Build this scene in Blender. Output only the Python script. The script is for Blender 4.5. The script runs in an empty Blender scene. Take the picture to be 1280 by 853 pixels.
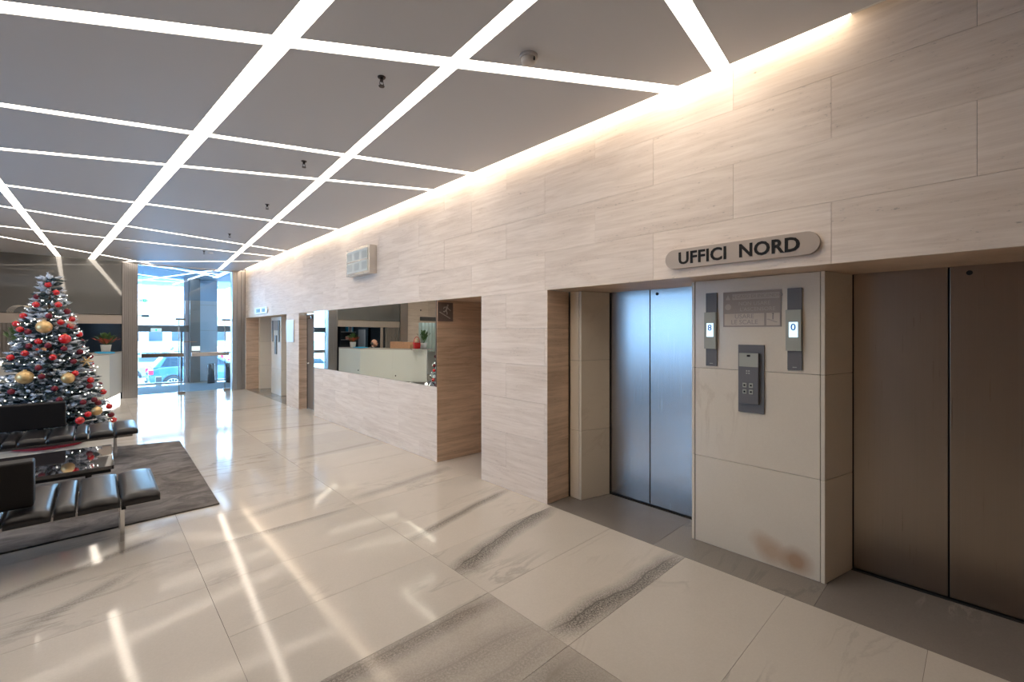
import bpy, bmesh, math, random
from mathutils import Vector, Matrix
random.seed(7)
sc = bpy.context.scene
col = sc.collection
PI = math.pi

# ------------------------------------------------------------------ camera, sky, exposure
cam = bpy.data.cameras.new('camera')
cam.sensor_width = 36.0
cam.lens = 553.7 / 1280 * 36
cam.shift_y = -11.5 / 1280
cam.clip_start = 0.05
cam.clip_end = 400
camo = bpy.data.objects.new('camera', cam)
col.objects.link(camo)
YAW = math.atan(520.5 / 553.7)
camo.location = (0, 0, 1.6)
camo.rotation_euler = (PI / 2, 0, -YAW)
sc.camera = camo

SKY = 13.0
STRIP = 7.5
wd = bpy.data.worlds.new('sky')
sc.world = wd
wd.use_nodes = True
bg = wd.node_tree.nodes['Background']
bg.inputs[0].default_value = (0.50, 0.76, 1.0, 1)
bg.inputs[1].default_value = SKY
sc.view_settings.view_transform = 'Standard'
sc.view_settings.look = 'None'
sc.view_settings.gamma = 1
sc.view_settings.exposure = 0.42
sc.view_settings.use_curve_mapping = False
sc.cycles.use_denoising = True
sc.cycles.max_bounces = 12
sc.cycles.diffuse_bounces = 5
sc.cycles.glossy_bounces = 5
sc.cycles.transparent_max_bounces = 24
sc.cycles.sample_clamp_indirect = 6
sc.cycles.use_light_tree = True

def portal(name, loc, rot, sx, sy):          # sky portals in the real window openings
    l = bpy.data.lights.new(name, 'AREA')
    l.shape = 'RECTANGLE'
    l.size = sx
    l.size_y = sy
    l.cycles.is_portal = True
    o = bpy.data.objects.new(name, l)
    col.objects.link(o)
    o.location = loc
    o.rotation_euler = rot
portal('daylight_window', (-5.25, 6.6, 1.75), (0, -PI / 2, 0), 1.9, 4.2)
portal('daylight_entrance', (1.1, 17.55, 1.6), (-PI / 2, 0, 0), 5.0, 3.3)

# ------------------------------------------------------------------ measurements (metres)
D = 3.048            # plane of the travertine wall
ZC = 3.28            # ceiling
ZH = 1.987           # head of the openings
CE = 2.90            # ceiling edge, beside the light cove
YE = 14.10           # far wall / inner glass front
YO = 17.40           # outer glass front
XL, YB = -5.0, -3.0

# ------------------------------------------------------------------ materials
def nmat(name):
    m = bpy.data.materials.new(name)
    m.use_nodes = True
    nt = m.node_tree
    return m, nt, nt.nodes['Principled BSDF']
def mat(name, c, r=0.5, metal=0.0, spec=0.5, noise=0.0, nscale=20, bump=0.0, coat=0.0, emis=None, es=1.0, stretch=(1, 1, 1), aniso=0.0, trans=0.0):
    m, nt, p = nmat(name)
    p.inputs['Base Color'].default_value = (*c, 1)
    p.inputs['Roughness'].default_value = r
    p.inputs['Metallic'].default_value = metal
    p.inputs['Specular IOR Level'].default_value = spec
    p.inputs['Coat Weight'].default_value = coat
    p.inputs['Anisotropic'].default_value = aniso
    p.inputs['Transmission Weight'].default_value = trans
    if emis:
        p.inputs['Emission Color'].default_value = (*emis, 1)
        p.inputs['Emission Strength'].default_value = es
    if noise or bump:
        tc = nt.nodes.new('ShaderNodeTexCoord')
        mp = nt.nodes.new('ShaderNodeMapping')
        mp.inputs['Scale'].default_value = stretch
        n = nt.nodes.new('ShaderNodeTexNoise')
        n.inputs['Scale'].default_value = nscale
        n.inputs['Detail'].default_value = 6
        nt.links.new(tc.outputs['Object'], mp.inputs['Vector'])
        nt.links.new(mp.outputs[0], n.inputs['Vector'])
        if noise:
            cr = nt.nodes.new('ShaderNodeValToRGB')
            cr.color_ramp.elements[0].position = 0.3
            cr.color_ramp.elements[1].position = 0.7
            cr.color_ramp.elements[0].color = (*[max(0, x * (1 - noise)) for x in c], 1)
            cr.color_ramp.elements[1].color = (*[min(1, x * (1 + noise)) for x in c], 1)
            nt.links.new(n.outputs[0], cr.inputs[0])
            nt.links.new(cr.outputs[0], p.inputs['Base Color'])
        if bump:
            b = nt.nodes.new('ShaderNodeBump')
            b.inputs['Strength'].default_value = bump
            b.inputs['Distance'].default_value = 0.01
            nt.links.new(n.outputs[0], b.inputs['Height'])
            nt.links.new(b.outputs[0], p.inputs['Normal'])
    return m
def emit(name, c, s):
    m = bpy.data.materials.new(name)
    m.use_nodes = True
    nt = m.node_tree
    nt.nodes.clear()
    o = nt.nodes.new('ShaderNodeOutputMaterial')
    e = nt.nodes.new('ShaderNodeEmission')
    e.inputs[0].default_value = (*c, 1)
    e.inputs[1].default_value = s
    nt.links.new(e.outputs[0], o.inputs[0])
    return m
def glass(name, tint, refl=0.09):
    m = bpy.data.materials.new(name)
    m.use_nodes = True
    nt = m.node_tree
    nt.nodes.clear()
    o = nt.nodes.new('ShaderNodeOutputMaterial')
    t = nt.nodes.new('ShaderNodeBsdfTransparent')
    t.inputs[0].default_value = (*tint, 1)
    g = nt.nodes.new('ShaderNodeBsdfGlossy')
    g.inputs['Roughness'].default_value = 0.01
    f = nt.nodes.new('ShaderNodeFresnel')
    f.inputs[0].default_value = 1.45
    mx = nt.nodes.new('ShaderNodeMixShader')
    nt.links.new(f.outputs[0], mx.inputs[0])
    nt.links.new(t.outputs[0], mx.inputs[1])
    nt.links.new(g.outputs[0], mx.inputs[2])
    nt.links.new(mx.outputs[0], o.inputs[0])
    return m
def math_node(nt, op, a, b=None, clamp=False):
    n = nt.nodes.new('ShaderNodeMath')
    n.operation = op
    n.use_clamp = clamp
    for i, v in enumerate((a, b)):
        if v is None: continue
        if isinstance(v, (int, float)): n.inputs[i].default_value = v
        else: nt.links.new(v, n.inputs[i])
    return n.outputs[0]
def mixc(nt, f, a, b):
    n = nt.nodes.new('ShaderNodeMix')
    n.data_type = 'RGBA'
    if isinstance(f, (int, float)): n.inputs[0].default_value = f
    else: nt.links.new(f, n.inputs[0])
    for i, v in ((6, a), (7, b)):
        if isinstance(v, tuple): n.inputs[i].default_value = (*v, 1)
        else: nt.links.new(v, n.inputs[i])
    return n.outputs[2]
def noise_tex(nt, vec, scale, detail=5, rough=0.55, dist=0.0):
    n = nt.nodes.new('ShaderNodeTexNoise')
    n.inputs['Scale'].default_value = scale
    n.inputs['Detail'].default_value = detail
    n.inputs['Roughness'].default_value = rough
    n.inputs['Distortion'].default_value = dist
    nt.links.new(vec, n.inputs['Vector'])
    return n.outputs[0]
def ramp(nt, v, p0, p1, c0=(0, 0, 0), c1=(1, 1, 1)):
    n = nt.nodes.new('ShaderNodeValToRGB')
    n.color_ramp.elements[0].position = p0
    n.color_ramp.elements[1].position = p1
    n.color_ramp.elements[0].color = (*c0, 1)
    n.color_ramp.elements[1].color = (*c1, 1)
    nt.links.new(v, n.inputs[0])
    return n.outputs[0]
def stone_coords(nt, scale):
    tc = nt.nodes.new('ShaderNodeTexCoord')
    oi = nt.nodes.new('ShaderNodeObjectInfo')
    k = math_node(nt, 'MULTIPLY', oi.outputs['Random'], 53.0)
    add = nt.nodes.new('ShaderNodeVectorMath')
    add.operation = 'ADD'
    nt.links.new(tc.outputs['Object'], add.inputs[0])
    nt.links.new(k, add.inputs[1])
    mp = nt.nodes.new('ShaderNodeMapping')
    mp.inputs['Scale'].default_value = scale
    nt.links.new(add.outputs[0], mp.inputs['Vector'])
    return mp.outputs[0], oi.outputs['Random'], add.outputs[0]
def travertine(name, light, dark, rough=0.42):
    m, nt, p = nmat(name)
    v, rnd, raw = stone_coords(nt, (0.9, 0.9, 8.5))
    a = noise_tex(nt, v, 1.6, 9, 0.66, 1.1)
    v2, _, _ = stone_coords(nt, (1.2, 1.2, 34))
    b = noise_tex(nt, v2, 1.4, 6, 0.6, 0.3)
    s = math_node(nt, 'ADD', math_node(nt, 'MULTIPLY', a, 0.62), math_node(nt, 'MULTIPLY', b, 0.38))
    big = noise_tex(nt, v, 0.5, 4, 0.55, 1.5)
    s = math_node(nt, 'ADD', math_node(nt, 'MULTIPLY', s, 0.8), math_node(nt, 'MULTIPLY', big, 0.2))
    f = ramp(nt, s, 0.39, 0.58)
    c = mixc(nt, f, dark, light)
    # small pits along the bedding
    v3, _, _ = stone_coords(nt, (14, 14, 60))
    pit = noise_tex(nt, v3, 2.2, 3, 0.6)
    pm = ramp(nt, pit, 0.62, 0.68)
    zone = ramp(nt, a, 0.36, 0.5, (1, 1, 1), (0, 0, 0))
    pm = math_node(nt, 'MULTIPLY', pm, zone)
    c = mixc(nt, math_node(nt, 'MULTIPLY', pm, 0.7), c, tuple(x * 0.42 for x in dark))
    tone = ramp(nt, rnd, 0.0, 1.0, (0.94, 0.93, 0.92), (1.03, 1.025, 1.02))
    mul = nt.nodes.new('ShaderNodeMix')
    mul.data_type = 'RGBA'
    mul.blend_type = 'MULTIPLY'
    mul.inputs[0].default_value = 1
    nt.links.new(c, mul.inputs[6])
    nt.links.new(tone, mul.inputs[7])
    nt.links.new(mul.outputs[2], p.inputs['Base Color'])
    p.inputs['Roughness'].default_value = rough
    bp = nt.nodes.new('ShaderNodeBump')
    bp.inputs['Strength'].default_value = 0.25
    bp.inputs['Distance'].default_value = 0.003
    nt.links.new(math_node(nt, 'SUBTRACT', b, pm), bp.inputs['Height'])
    nt.links.new(bp.outputs[0], p.inputs['Normal'])
    return m
def marble(name, light, dark, amount=0.5, rough=0.082, scale=1.0, veins=(), grey=(0.16, 0.15, 0.145), spots=(), speck=0.3, ang=0.5, coat=0.0):
    """Marble. veins: (x0,y0,x1,y1,width,strength) bands lying in the stone, in world metres on the floor."""
    m, nt, p = nmat(name)
    v, rnd, raw = stone_coords(nt, (scale, scale, scale))
    rot = nt.nodes.new('ShaderNodeMapping')
    rot.inputs['Rotation'].default_value = (0, 0, ang)
    rot.inputs['Scale'].default_value = (0.55, 2.4, 1)
    nt.links.new(v, rot.inputs['Vector'])
    a = noise_tex(nt, rot.outputs[0], 1.3, 9, 0.6, 1.2)
    line = math_node(nt, 'ABSOLUTE', math_node(nt, 'SUBTRACT', a, 0.5))
    vein = ramp(nt, line, 0.0, 0.035, (1, 1, 1), (0, 0, 0))
    gate = ramp(nt, noise_tex(nt, v, 0.9, 2), 0.52, 0.68)
    vein = math_node(nt, 'MULTIPLY', math_node(nt, 'MULTIPLY', vein, gate), amount)
    cloud = ramp(nt, noise_tex(nt, v, 1.5, 7, 0.62, 0.4), 0.3, 0.75)
    c = mixc(nt, cloud, tuple(x * 0.86 + y * 0.14 for x, y in zip(light, dark)), light)
    fine = noise_tex(nt, v, 90, 3, 0.7)
    c = mixc(nt, math_node(nt, 'MULTIPLY', ramp(nt, fine, 0.35, 0.65), 0.10 * speck / 0.3), c, dark)
    c = mixc(nt, vein, c, dark)
    if veins or spots:
        geo = nt.nodes.new('ShaderNodeNewGeometry')
        dn = nt.nodes.new('ShaderNodeTexNoise')
        dn.inputs['Scale'].default_value = 2.2
        dn.inputs['Detail'].default_value = 5
        nt.links.new(geo.outputs['Position'], dn.inputs['Vector'])
        grain = noise_tex(nt, geo.outputs['Position'], 95, 5, 0.8)
        grain = ramp(nt, grain, 0.42, 0.56)
        for x0, y0, x1, y1, w, s in veins:
            L = math.hypot(x1 - x0, y1 - y0)
            ux, uy = (x1 - x0) / L, (y1 - y0) / L
            def dotn(vx, vy, off):
                d_ = nt.nodes.new('ShaderNodeVectorMath')
                d_.operation = 'DOT_PRODUCT'
                nt.links.new(geo.outputs['Position'], d_.inputs[0])
                d_.inputs[1].default_value = (vx, vy, 0)
                return math_node(nt, 'SUBTRACT', d_.outputs['Value'], off)
            across = dotn(-uy, ux, -uy * x0 + ux * y0)
            along = dotn(ux, uy, ux * x0 + uy * y0)
            wob = math_node(nt, 'MULTIPLY', math_node(nt, 'SUBTRACT', dn.outputs[0], 0.5), w * 1.1)
            dist = math_node(nt, 'ABSOLUTE', math_node(nt, 'ADD', across, wob))
            body = ramp(nt, math_node(nt, 'DIVIDE', dist, w), 0.15, 1.0, (1, 1, 1), (0, 0, 0))
            core = ramp(nt, math_node(nt, 'DIVIDE', math_node(nt, 'ABSOLUTE', math_node(nt, 'ADD', across, math_node(nt, 'ADD', wob, w * 0.2))), w), 0.0, 0.14, (1, 1, 1), (0, 0, 0))
            e0 = ramp(nt, math_node(nt, 'DIVIDE', math_node(nt, 'ADD', along, 0.12), 0.3), 0, 1)
            e1 = ramp(nt, math_node(nt, 'DIVIDE', math_node(nt, 'SUBTRACT', L + 0.12, along), 0.3), 0, 1)
            b_ = math_node(nt, 'MULTIPLY', body, math_node(nt, 'ADD', math_node(nt, 'MULTIPLY', grain, 0.65), 0.3))
            b_ = math_node(nt, 'MAXIMUM', b_, math_node(nt, 'MULTIPLY', core, 0.9))
            b_ = math_node(nt, 'MULTIPLY', math_node(nt, 'MULTIPLY', b_, e0), e1)
            c = mixc(nt, math_node(nt, 'MULTIPLY', b_, s, True), c, grey)
        for x0, y0, z0, r0, s, cc in spots:
            sub = nt.nodes.new('ShaderNodeVectorMath')
            sub.operation = 'DISTANCE'
            nt.links.new(geo.outputs['Position'], sub.inputs[0])
            sub.inputs[1].default_value = (x0, y0, z0)
            q = math_node(nt, 'ADD', math_node(nt, 'DIVIDE', sub.outputs['Value'], r0), math_node(nt, 'MULTIPLY', math_node(nt, 'SUBTRACT', dn.outputs[0], 0.5), 1.6))
            c = mixc(nt, math_node(nt, 'MULTIPLY', ramp(nt, q, 0.2, 1.0, (1, 1, 1), (0, 0, 0)), s), c, cc)
    tone = ramp(nt, rnd, 0.0, 1.0, (0.93, 0.93, 0.93), (1.03, 1.02, 1.01))
    mul = nt.nodes.new('ShaderNodeMix')
    mul.data_type = 'RGBA'
    mul.blend_type = 'MULTIPLY'
    mul.inputs[0].default_value = 1
    nt.links.new(c, mul.inputs[6])
    nt.links.new(tone, mul.inputs[7])
    nt.links.new(mul.outputs[2], p.inputs['Base Color'])
    rr = math_node(nt, 'ADD', math_node(nt, 'MULTIPLY', cloud, 0.04), rough - 0.02)
    nt.links.new(rr, p.inputs['Roughness'])
    p.inputs['Coat Weight'].default_value = coat
    p.inputs['Coat Roughness'].default_value = 0.05
    p.inputs['Specular IOR Level'].default_value = 0.30
    return m

def steel(name, c, r=0.32, aniso=0.7, vertical=True):
    """Brushed steel: fine scratches modulate roughness."""
    m, nt, p = nmat(name)
    v, rnd, raw = stone_coords(nt, (260, 260, 1.5) if vertical else (3, 3, 300))
    n = noise_tex(nt, v, 1.0, 3, 0.6)
    p.inputs['Metallic'].default_value = 1
    nt.links.new(math_node(nt, 'ADD', math_node(nt, 'MULTIPLY', n, 0.12), r - 0.06), p.inputs['Roughness'])
    c2 = mixc(nt, n, tuple(x * 0.92 for x in c), tuple(min(1, x * 1.06) for x in c))
    nt.links.new(c2, p.inputs['Base Color'])
    return m

M = {}
M['trav'] = travertine('travertine', (0.90, 0.79, 0.695), (0.745, 0.625, 0.525), 0.55)
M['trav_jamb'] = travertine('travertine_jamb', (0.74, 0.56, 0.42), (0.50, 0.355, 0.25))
M['backwall'] = mat('low_bounce_wall', (0.10, 0.075, 0.055), 0.5)  # unseen wall, colour made dark to cut the light bounced off it
M['grout'] = mat('grout', (0.20, 0.17, 0.14), 0.9)
M['cream'] = marble('cream_marble', (0.78, 0.70, 0.585), (0.55, 0.45, 0.34), 0.35, 0.22, 1.0, ang=0.2)
M['cream_stained'] = marble('cream_marble_stained', (0.78, 0.70, 0.585), (0.55, 0.45, 0.34), 0.35, 0.22, 1.0, ang=0.2,
    spots=[(3.35, 0.84, 0.085, 0.10, 0.8, (0.42, 0.24, 0.13)), (3.35, 1.00, 0.10, 0.11, 0.65, (0.50, 0.30, 0.17)), (3.35, 1.06, 0.15, 0.09, 0.5, (0.55, 0.36, 0.22))])
LT, DK = (0.62, 0.575, 0.52), (0.30, 0.27, 0.24)
M['floor'] = marble('floor_marble', LT, DK, 0.55)
M['floor_dark'] = marble('grey_marble', (0.20, 0.178, 0.162), (0.40, 0.365, 0.33), 0.85, 0.16, 1.2, ang=1.1)
M['floor_mid'] = marble('mottled_marble', (0.31, 0.28, 0.25), (0.20, 0.185, 0.17), 0.9, 0.16, 1.5, ang=0.2, speck=1.2)
M['ceiling'] = mat('ceiling_paint', (0.60, 0.60, 0.62), 0.5)
M['white'] = mat('white_paint', (0.8, 0.8, 0.78), 0.6)
M['strip'] = emit('strip_light', (1.0, 0.875, 0.73), STRIP)
M['cove'] = emit('cove_light', (1.0, 0.82, 0.62), STRIP * 0.62)
M['stripb'] = emit('entrance_strip_light', (0.92, 0.96, 1.0), STRIP * 0.8)
M['steel'] = steel('brushed_steel', (0.40, 0.385, 0.375), 0.25)
M['steel_shaded'] = steel('shaded_brushed_steel', (0.34, 0.29, 0.245), 0.30)  # lift door steel with its dim, warm reflection put into the colour
M['steel_rib'] = steel('ribbed_metal', (0.42, 0.40, 0.39), 0.38)
M['chrome'] = mat('chrome', (0.75, 0.74, 0.73), 0.12, 1)
M['black'] = mat('black_gap', (0.012, 0.011, 0.01), 0.6)
M['leather'] = mat('black_leather', (0.014, 0.0125, 0.0135), 0.30, spec=0.42, bump=0.06, nscale=160)
M['leather_back'] = mat('black_leather_back', (0.009, 0.008, 0.0085), 0.5, spec=0.25, bump=0.06, nscale=160)
M['darkglass'] = mat('dark_glass', (0.03, 0.027, 0.025), 0.04, spec=0.6)
M['tabletop'] = mat('smoked_table_glass', (0.025, 0.021, 0.024), 0.03, spec=1.0, coat=1.0)
M['upper'] = mat('grey_glazed_panel', (0.15, 0.152, 0.15), 0.04, spec=0.75)
M['band'] = mat('bronze_band', (0.50, 0.44, 0.39), 0.35, 0.4)
M['glass'] = glass('clear_glass', (0.90, 0.96, 1.0))
M['glass_dimming'] = glass('daylight_dimming_glass', (0.52, 0.60, 0.68))  # unseen panes, tint added to hold back their blue daylight
M['glass_blue'] = glass('bluish_glass', (0.72, 0.87, 1.0))
M['glass_edge'] = mat('glass_edge', (0.10, 0.22, 0.30), 0.2)
M['mirror'] = mat('mirror_silver', (0.86, 0.90, 0.87), 0.0, 1)
M['sign'] = mat('sign_plate', (0.47, 0.385, 0.315), 0.5, 0.15)
M['letter'] = mat('letter_black', (0.012, 0.010, 0.009), 0.6, spec=0.25)
M['grey_plate'] = mat('grey_plate', (0.145, 0.137, 0.135), 0.5, 0.15)
M['pale_plate'] = mat('pale_plate', (0.38, 0.38, 0.32), 0.5, 0.1)
M['lcd'] = mat('lcd_screen', (0.5, 0.7, 0.9), 0.3, emis=(0.62, 0.84, 1.0), es=0.95)
M['lcd_text'] = mat('lcd_text', (0.02, 0.12, 0.5), 0.4)
M['notice'] = mat('notice_grey', (0.35, 0.31, 0.28), 0.7, spec=0.2)
M['notice_white'] = mat('notice_white', (0.58, 0.51, 0.44), 0.7, spec=0.2)
M['notice_line'] = mat('notice_line', (0.47, 0.42, 0.38), 0.7, spec=0.2)
M['notice_dark'] = mat('notice_dark', (0.33, 0.29, 0.27), 0.4)
M['desk'] = mat('desk_glass', (0.82, 0.85, 0.81), 0.18, coat=0.5)
M['desk_top'] = mat('desk_top', (0.50, 0.48, 0.44), 0.25)
M['plinth'] = emit('plinth_glow', (1.0, 0.95, 0.86), 4.0)
M['office'] = mat('office_dark', (0.035, 0.045, 0.055), 0.5)
M['shelfw'] = mat('shelf_white', (0.6, 0.62, 0.62), 0.4)
M['navy'] = mat('office_navy', (0.05, 0.075, 0.11), 0.4)
M['pot'] = mat('white_pot', (0.8, 0.78, 0.74), 0.35)
M['leaf'] = mat('plant_leaf', (0.06, 0.13, 0.035), 0.45, noise=0.4)
M['redleaf'] = mat('red_bract', (0.50, 0.085, 0.04), 0.5, noise=0.3)
M['cardboard'] = mat('cardboard', (0.52, 0.29, 0.17), 0.7, noise=0.1)
M['redgift'] = mat('red_gift', (0.62, 0.03, 0.03), 0.4)
M['beige'] = mat('beige_plush', (0.62, 0.45, 0.32), 0.8)
M['cyan'] = mat('cyan_folder', (0.02, 0.42, 0.75), 0.4)
M['skin'] = mat('skin', (0.62, 0.33, 0.23), 0.5)
M['suit'] = mat('dark_suit', (0.03, 0.035, 0.05), 0.7)
M['shirt'] = mat('shirt', (0.6, 0.62, 0.66), 0.7)
M['door_grey'] = mat('door_grey', (0.26, 0.24, 0.225), 0.35, 0.3)
M['doormat'] = mat('doormat', (0.13, 0.17, 0.21), 0.85, bump=0.4, nscale=200)
M['clock_frame'] = mat('silvery_frame', (0.62, 0.58, 0.53), 0.25, 0.9)
M['clock_face'] = mat('pale_glazed_face', (0.78, 0.82, 0.78), 0.12, coat=0.4)
M['clock_mark'] = mat('grey_marks', (0.46, 0.50, 0.48), 0.3)
M['green'] = mat('exit_green', (0.02, 0.5, 0.3), 0.4, emis=(0.02, 0.75, 0.42), es=0.9)
M['signwhite'] = mat('sign_white', (0.8, 0.85, 0.85), 0.4, emis=(0.8, 1, 0.95), es=0.5)
M['plate_white'] = mat('plate_white', (0.62, 0.62, 0.68), 0.3)
M['sign_dark'] = mat('sign_dark', (0.16, 0.13, 0.12), 0.5)
M['sign_fig'] = mat('sign_figure', (0.50, 0.46, 0.43), 0.5)
M['bluetext'] = mat('blue_text', (0.05, 0.16, 0.28), 0.5)
M['curtain'] = mat('curtain', (0.55, 0.66, 0.64), 0.7)
M['asphalt'] = mat('asphalt', (0.34, 0.36, 0.38), 0.8, noise=0.1)
M['pave'] = mat('pavement', (0.62, 0.63, 0.64), 0.8)
M['tyre'] = mat('tyre', (0.03, 0.03, 0.035), 0.7)
M['rim'] = mat('rim', (0.6, 0.62, 0.65), 0.3, 0.8)
M['carglass'] = mat('car_glass', (0.03, 0.045, 0.06), 0.08)
M['tail'] = mat('tail_light', (0.75, 0.02, 0.04), 0.2, emis=(1, 0.05, 0.15), es=0.8)
M['trunk'] = mat('tree_trunk', (0.10, 0.06, 0.035), 0.8)
M['needle'] = mat('dark_needles', (0.03, 0.055, 0.06), 0.7)
M['flock'] = mat('flocked_needles', (0.60, 0.66, 0.75), 0.85)
M['bred'] = mat('red_bauble', (0.62, 0.012, 0.016), 0.16, coat=0.6)
M['lobby_panel'] = mat('lobby_steel_panel', (0.52, 0.60, 0.68), 0.35, 0.4)
M['bdark'] = mat('crimson_velvet', (0.17, 0.006, 0.018), 0.6)
M['bgold'] = mat('gold_bauble', (0.70, 0.48, 0.22), 0.36, 0.55)
M['led'] = emit('led', (1.0, 0.94, 0.85), 10)
M['wire'] = mat('wire', (0.03, 0.06, 0.03), 0.6)
M['ribbon'] = mat('gold_ribbon', (0.50, 0.42, 0.30), 0.4, 0.4)
M['skirt'] = mat('tree_skirt', (0.42, 0.02, 0.035), 0.9)
M['smoke'] = mat('detector_plastic', (0.55, 0.50, 0.46), 0.4)
M['sprinkler'] = mat('sprinkler_metal', (0.06, 0.045, 0.04), 0.35, 0.7)
M['foliage'] = mat('tree_crown', (0.14, 0.20, 0.10), 0.8, noise=0.3)
M['building'] = mat('pale_render', (0.6, 0.6, 0.58), 0.8)

def rug_mat():
    m, nt, p = nmat('rug_pile')
    tc = nt.nodes.new('ShaderNodeTexCoord')
    mp = nt.nodes.new('ShaderNodeMapping')
    mp.inputs['Scale'].default_value = (1.0, 1.5, 1)
    nt.links.new(tc.outputs['Object'], mp.inputs['Vector'])
    a = noise_tex(nt, mp.outputs[0], 2.4, 8, 0.68, 1.0)
    b = noise_tex(nt, tc.outputs['Object'], 130, 3, 0.7)
    f = math_node(nt, 'ADD', math_node(nt, 'MULTIPLY', ramp(nt, a, 0.38, 0.62), 0.75), math_node(nt, 'MULTIPLY', b, 0.3))
    c = mixc(nt, f, (0.085, 0.075, 0.07), (0.26, 0.235, 0.22))
    nt.links.new(c, p.inputs['Base Color'])
    p.inputs['Roughness'].default_value = 0.95
    p.inputs['Specular IOR Level'].default_value = 0.15
    bp = nt.nodes.new('ShaderNodeBump')
    bp.inputs['Strength'].default_value = 0.6
    bp.inputs['Distance'].default_value = 0.01
    nt.links.new(b, bp.inputs['Height'])
    nt.links.new(bp.outputs[0], p.inputs['Normal'])
    return m
M['rug'] = rug_mat()

ORD = 'first second third fourth fifth sixth seventh eighth ninth tenth eleventh twelfth thirteenth fourteenth fifteenth sixteenth'.split()
# ------------------------------------------------------------------ mesh helpers
class MB:
    def __init__(s): s.bm = bmesh.new()
    def box(s, x0, x1, y0, y1, z0, z1, mi=0):
        v = [s.bm.verts.new(p) for p in ((x0, y0, z0), (x1, y0, z0), (x1, y1, z0), (x0, y1, z0), (x0, y0, z1), (x1, y0, z1), (x1, y1, z1), (x0, y1, z1))]
        for f in ((3, 2, 1, 0), (4, 5, 6, 7), (0, 1, 5, 4), (1, 2, 6, 5), (2, 3, 7, 6), (3, 0, 4, 7)):
            s.bm.faces.new([v[i] for i in f]).material_index = mi
        return s
    def prism(s, pts, z0, z1, mi=0):            # polygon in xy extruded in z (counter-clockwise)
        a = [s.bm.verts.new((x, y, z0)) for x, y in pts]
        b = [s.bm.verts.new((x, y, z1)) for x, y in pts]
        s.bm.faces.new(a[::-1]).material_index = mi
        s.bm.faces.new(b).material_index = mi
        n = len(pts)
        for i in range(n):
            s.bm.faces.new((a[i], a[(i + 1) % n], b[(i + 1) % n], b[i])).material_index = mi
        return s
    def prof(s, pts, axis, t0, t1, mi=0):       # polygon extruded along 'x' (pts = y,z) or 'y' (pts = x,z)
        f = (lambda a, b, t: (t, a, b)) if axis == 'x' else (lambda a, b, t: (a, t, b))
        a = [s.bm.verts.new(f(p[0], p[1], t0)) for p in pts]
        b = [s.bm.verts.new(f(p[0], p[1], t1)) for p in pts]
        s.bm.faces.new(a).material_index = mi
        s.bm.faces.new(b[::-1]).material_index = mi
        n = len(pts)
        for i in range(n):
            s.bm.faces.new((a[(i + 1) % n], a[i], b[i], b[(i + 1) % n])).material_index = mi
        return s
    def lathe(s, prof, n=16, c=(0, 0, 0), axis='z', mi=0, smooth=True):
        rings = []
        for r, h in prof:
            ring = []
            for i in range(n):
                a = 2 * PI * i / n
                q = (r * math.cos(a), r * math.sin(a), h)
                if axis == 'x': q = (h, q[0], q[1])
                if axis == 'y': q = (q[0], h, q[1])
                ring.append(s.bm.verts.new((c[0] + q[0], c[1] + q[1], c[2] + q[2])))
            rings.append(ring)
        for k in range(len(rings) - 1):
            for i in range(n):
                f = s.bm.faces.new((rings[k][i], rings[k][(i + 1) % n], rings[k + 1][(i + 1) % n], rings[k + 1][i]))
                f.material_index = mi
                f.smooth = smooth
        for ring, rev in ((rings[0], True), (rings[-1], False)):
            f = s.bm.faces.new(ring[::-1] if rev else ring)
            f.material_index = mi
        return s
    def tube(s, pts, r, n=6, mi=0):
        pts = [Vector(p) for p in pts]
        rings = []
        for i, p in enumerate(pts):
            t = (pts[min(i + 1, len(pts) - 1)] - pts[max(i - 1, 0)]).normalized()
            u = t.cross(Vector((0, 0, 1)))
            if u.length < 1e-3: u = t.cross(Vector((1, 0, 0)))
            u.normalize()
            w = t.cross(u)
            rr = r[i] if isinstance(r, (list, tuple)) else r
            rings.append([s.bm.verts.new(p + (u * math.cos(2 * PI * k / n) + w * math.sin(2 * PI * k / n)) * rr) for k in range(n)])
        for k in range(len(rings) - 1):
            for i in range(n):
                f = s.bm.faces.new((rings[k][i], rings[k][(i + 1) % n], rings[k + 1][(i + 1) % n], rings[k + 1][i]))
                f.smooth = True
                f.material_index = mi
        s.bm.faces.new(rings[0][::-1]).material_index = mi
        s.bm.faces.new(rings[-1]).material_index = mi
        return s
    def sphere(s, c, r, seg=16, rings=10, sc_=(1, 1, 1), mi=0):
        mt = Matrix.Translation(c) @ Matrix.Diagonal((sc_[0] * r, sc_[1] * r, sc_[2] * r, 1))
        res = bmesh.ops.create_uvsphere(s.bm, u_segments=seg, v_segments=rings, radius=1, matrix=mt)
        for v in res['verts']:
            for f in v.link_faces:
                f.smooth = True
                f.material_index = mi
        return s
    def build(s, name, m, parent=None, loc=(0, 0, 0), bevel=0.0, seg=2, rotz=0):
        bmesh.ops.recalc_face_normals(s.bm, faces=s.bm.faces)
        me = bpy.data.meshes.new(name)
        s.bm.to_mesh(me)
        s.bm.free()
        for k in (m if isinstance(m, (list, tuple)) else [m]):
            me.materials.append(M[k])
        o = bpy.data.objects.new(name, me)
        col.objects.link(o)
        o.location = loc
        o.rotation_euler = (0, 0, rotz)
        if parent: o.parent = parent
        if bevel:
            b = o.modifiers.new('bevel', 'BEVEL')
            b.width = bevel
            b.segments = seg
            b.limit_method = 'ANGLE'
        return o
def tag(o, label=None, cat=None, group=None, kind=None):
    if label: o['label'] = label
    if cat: o['category'] = cat
    if group: o['group'] = group
    if kind: o['kind'] = kind
    return o
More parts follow.
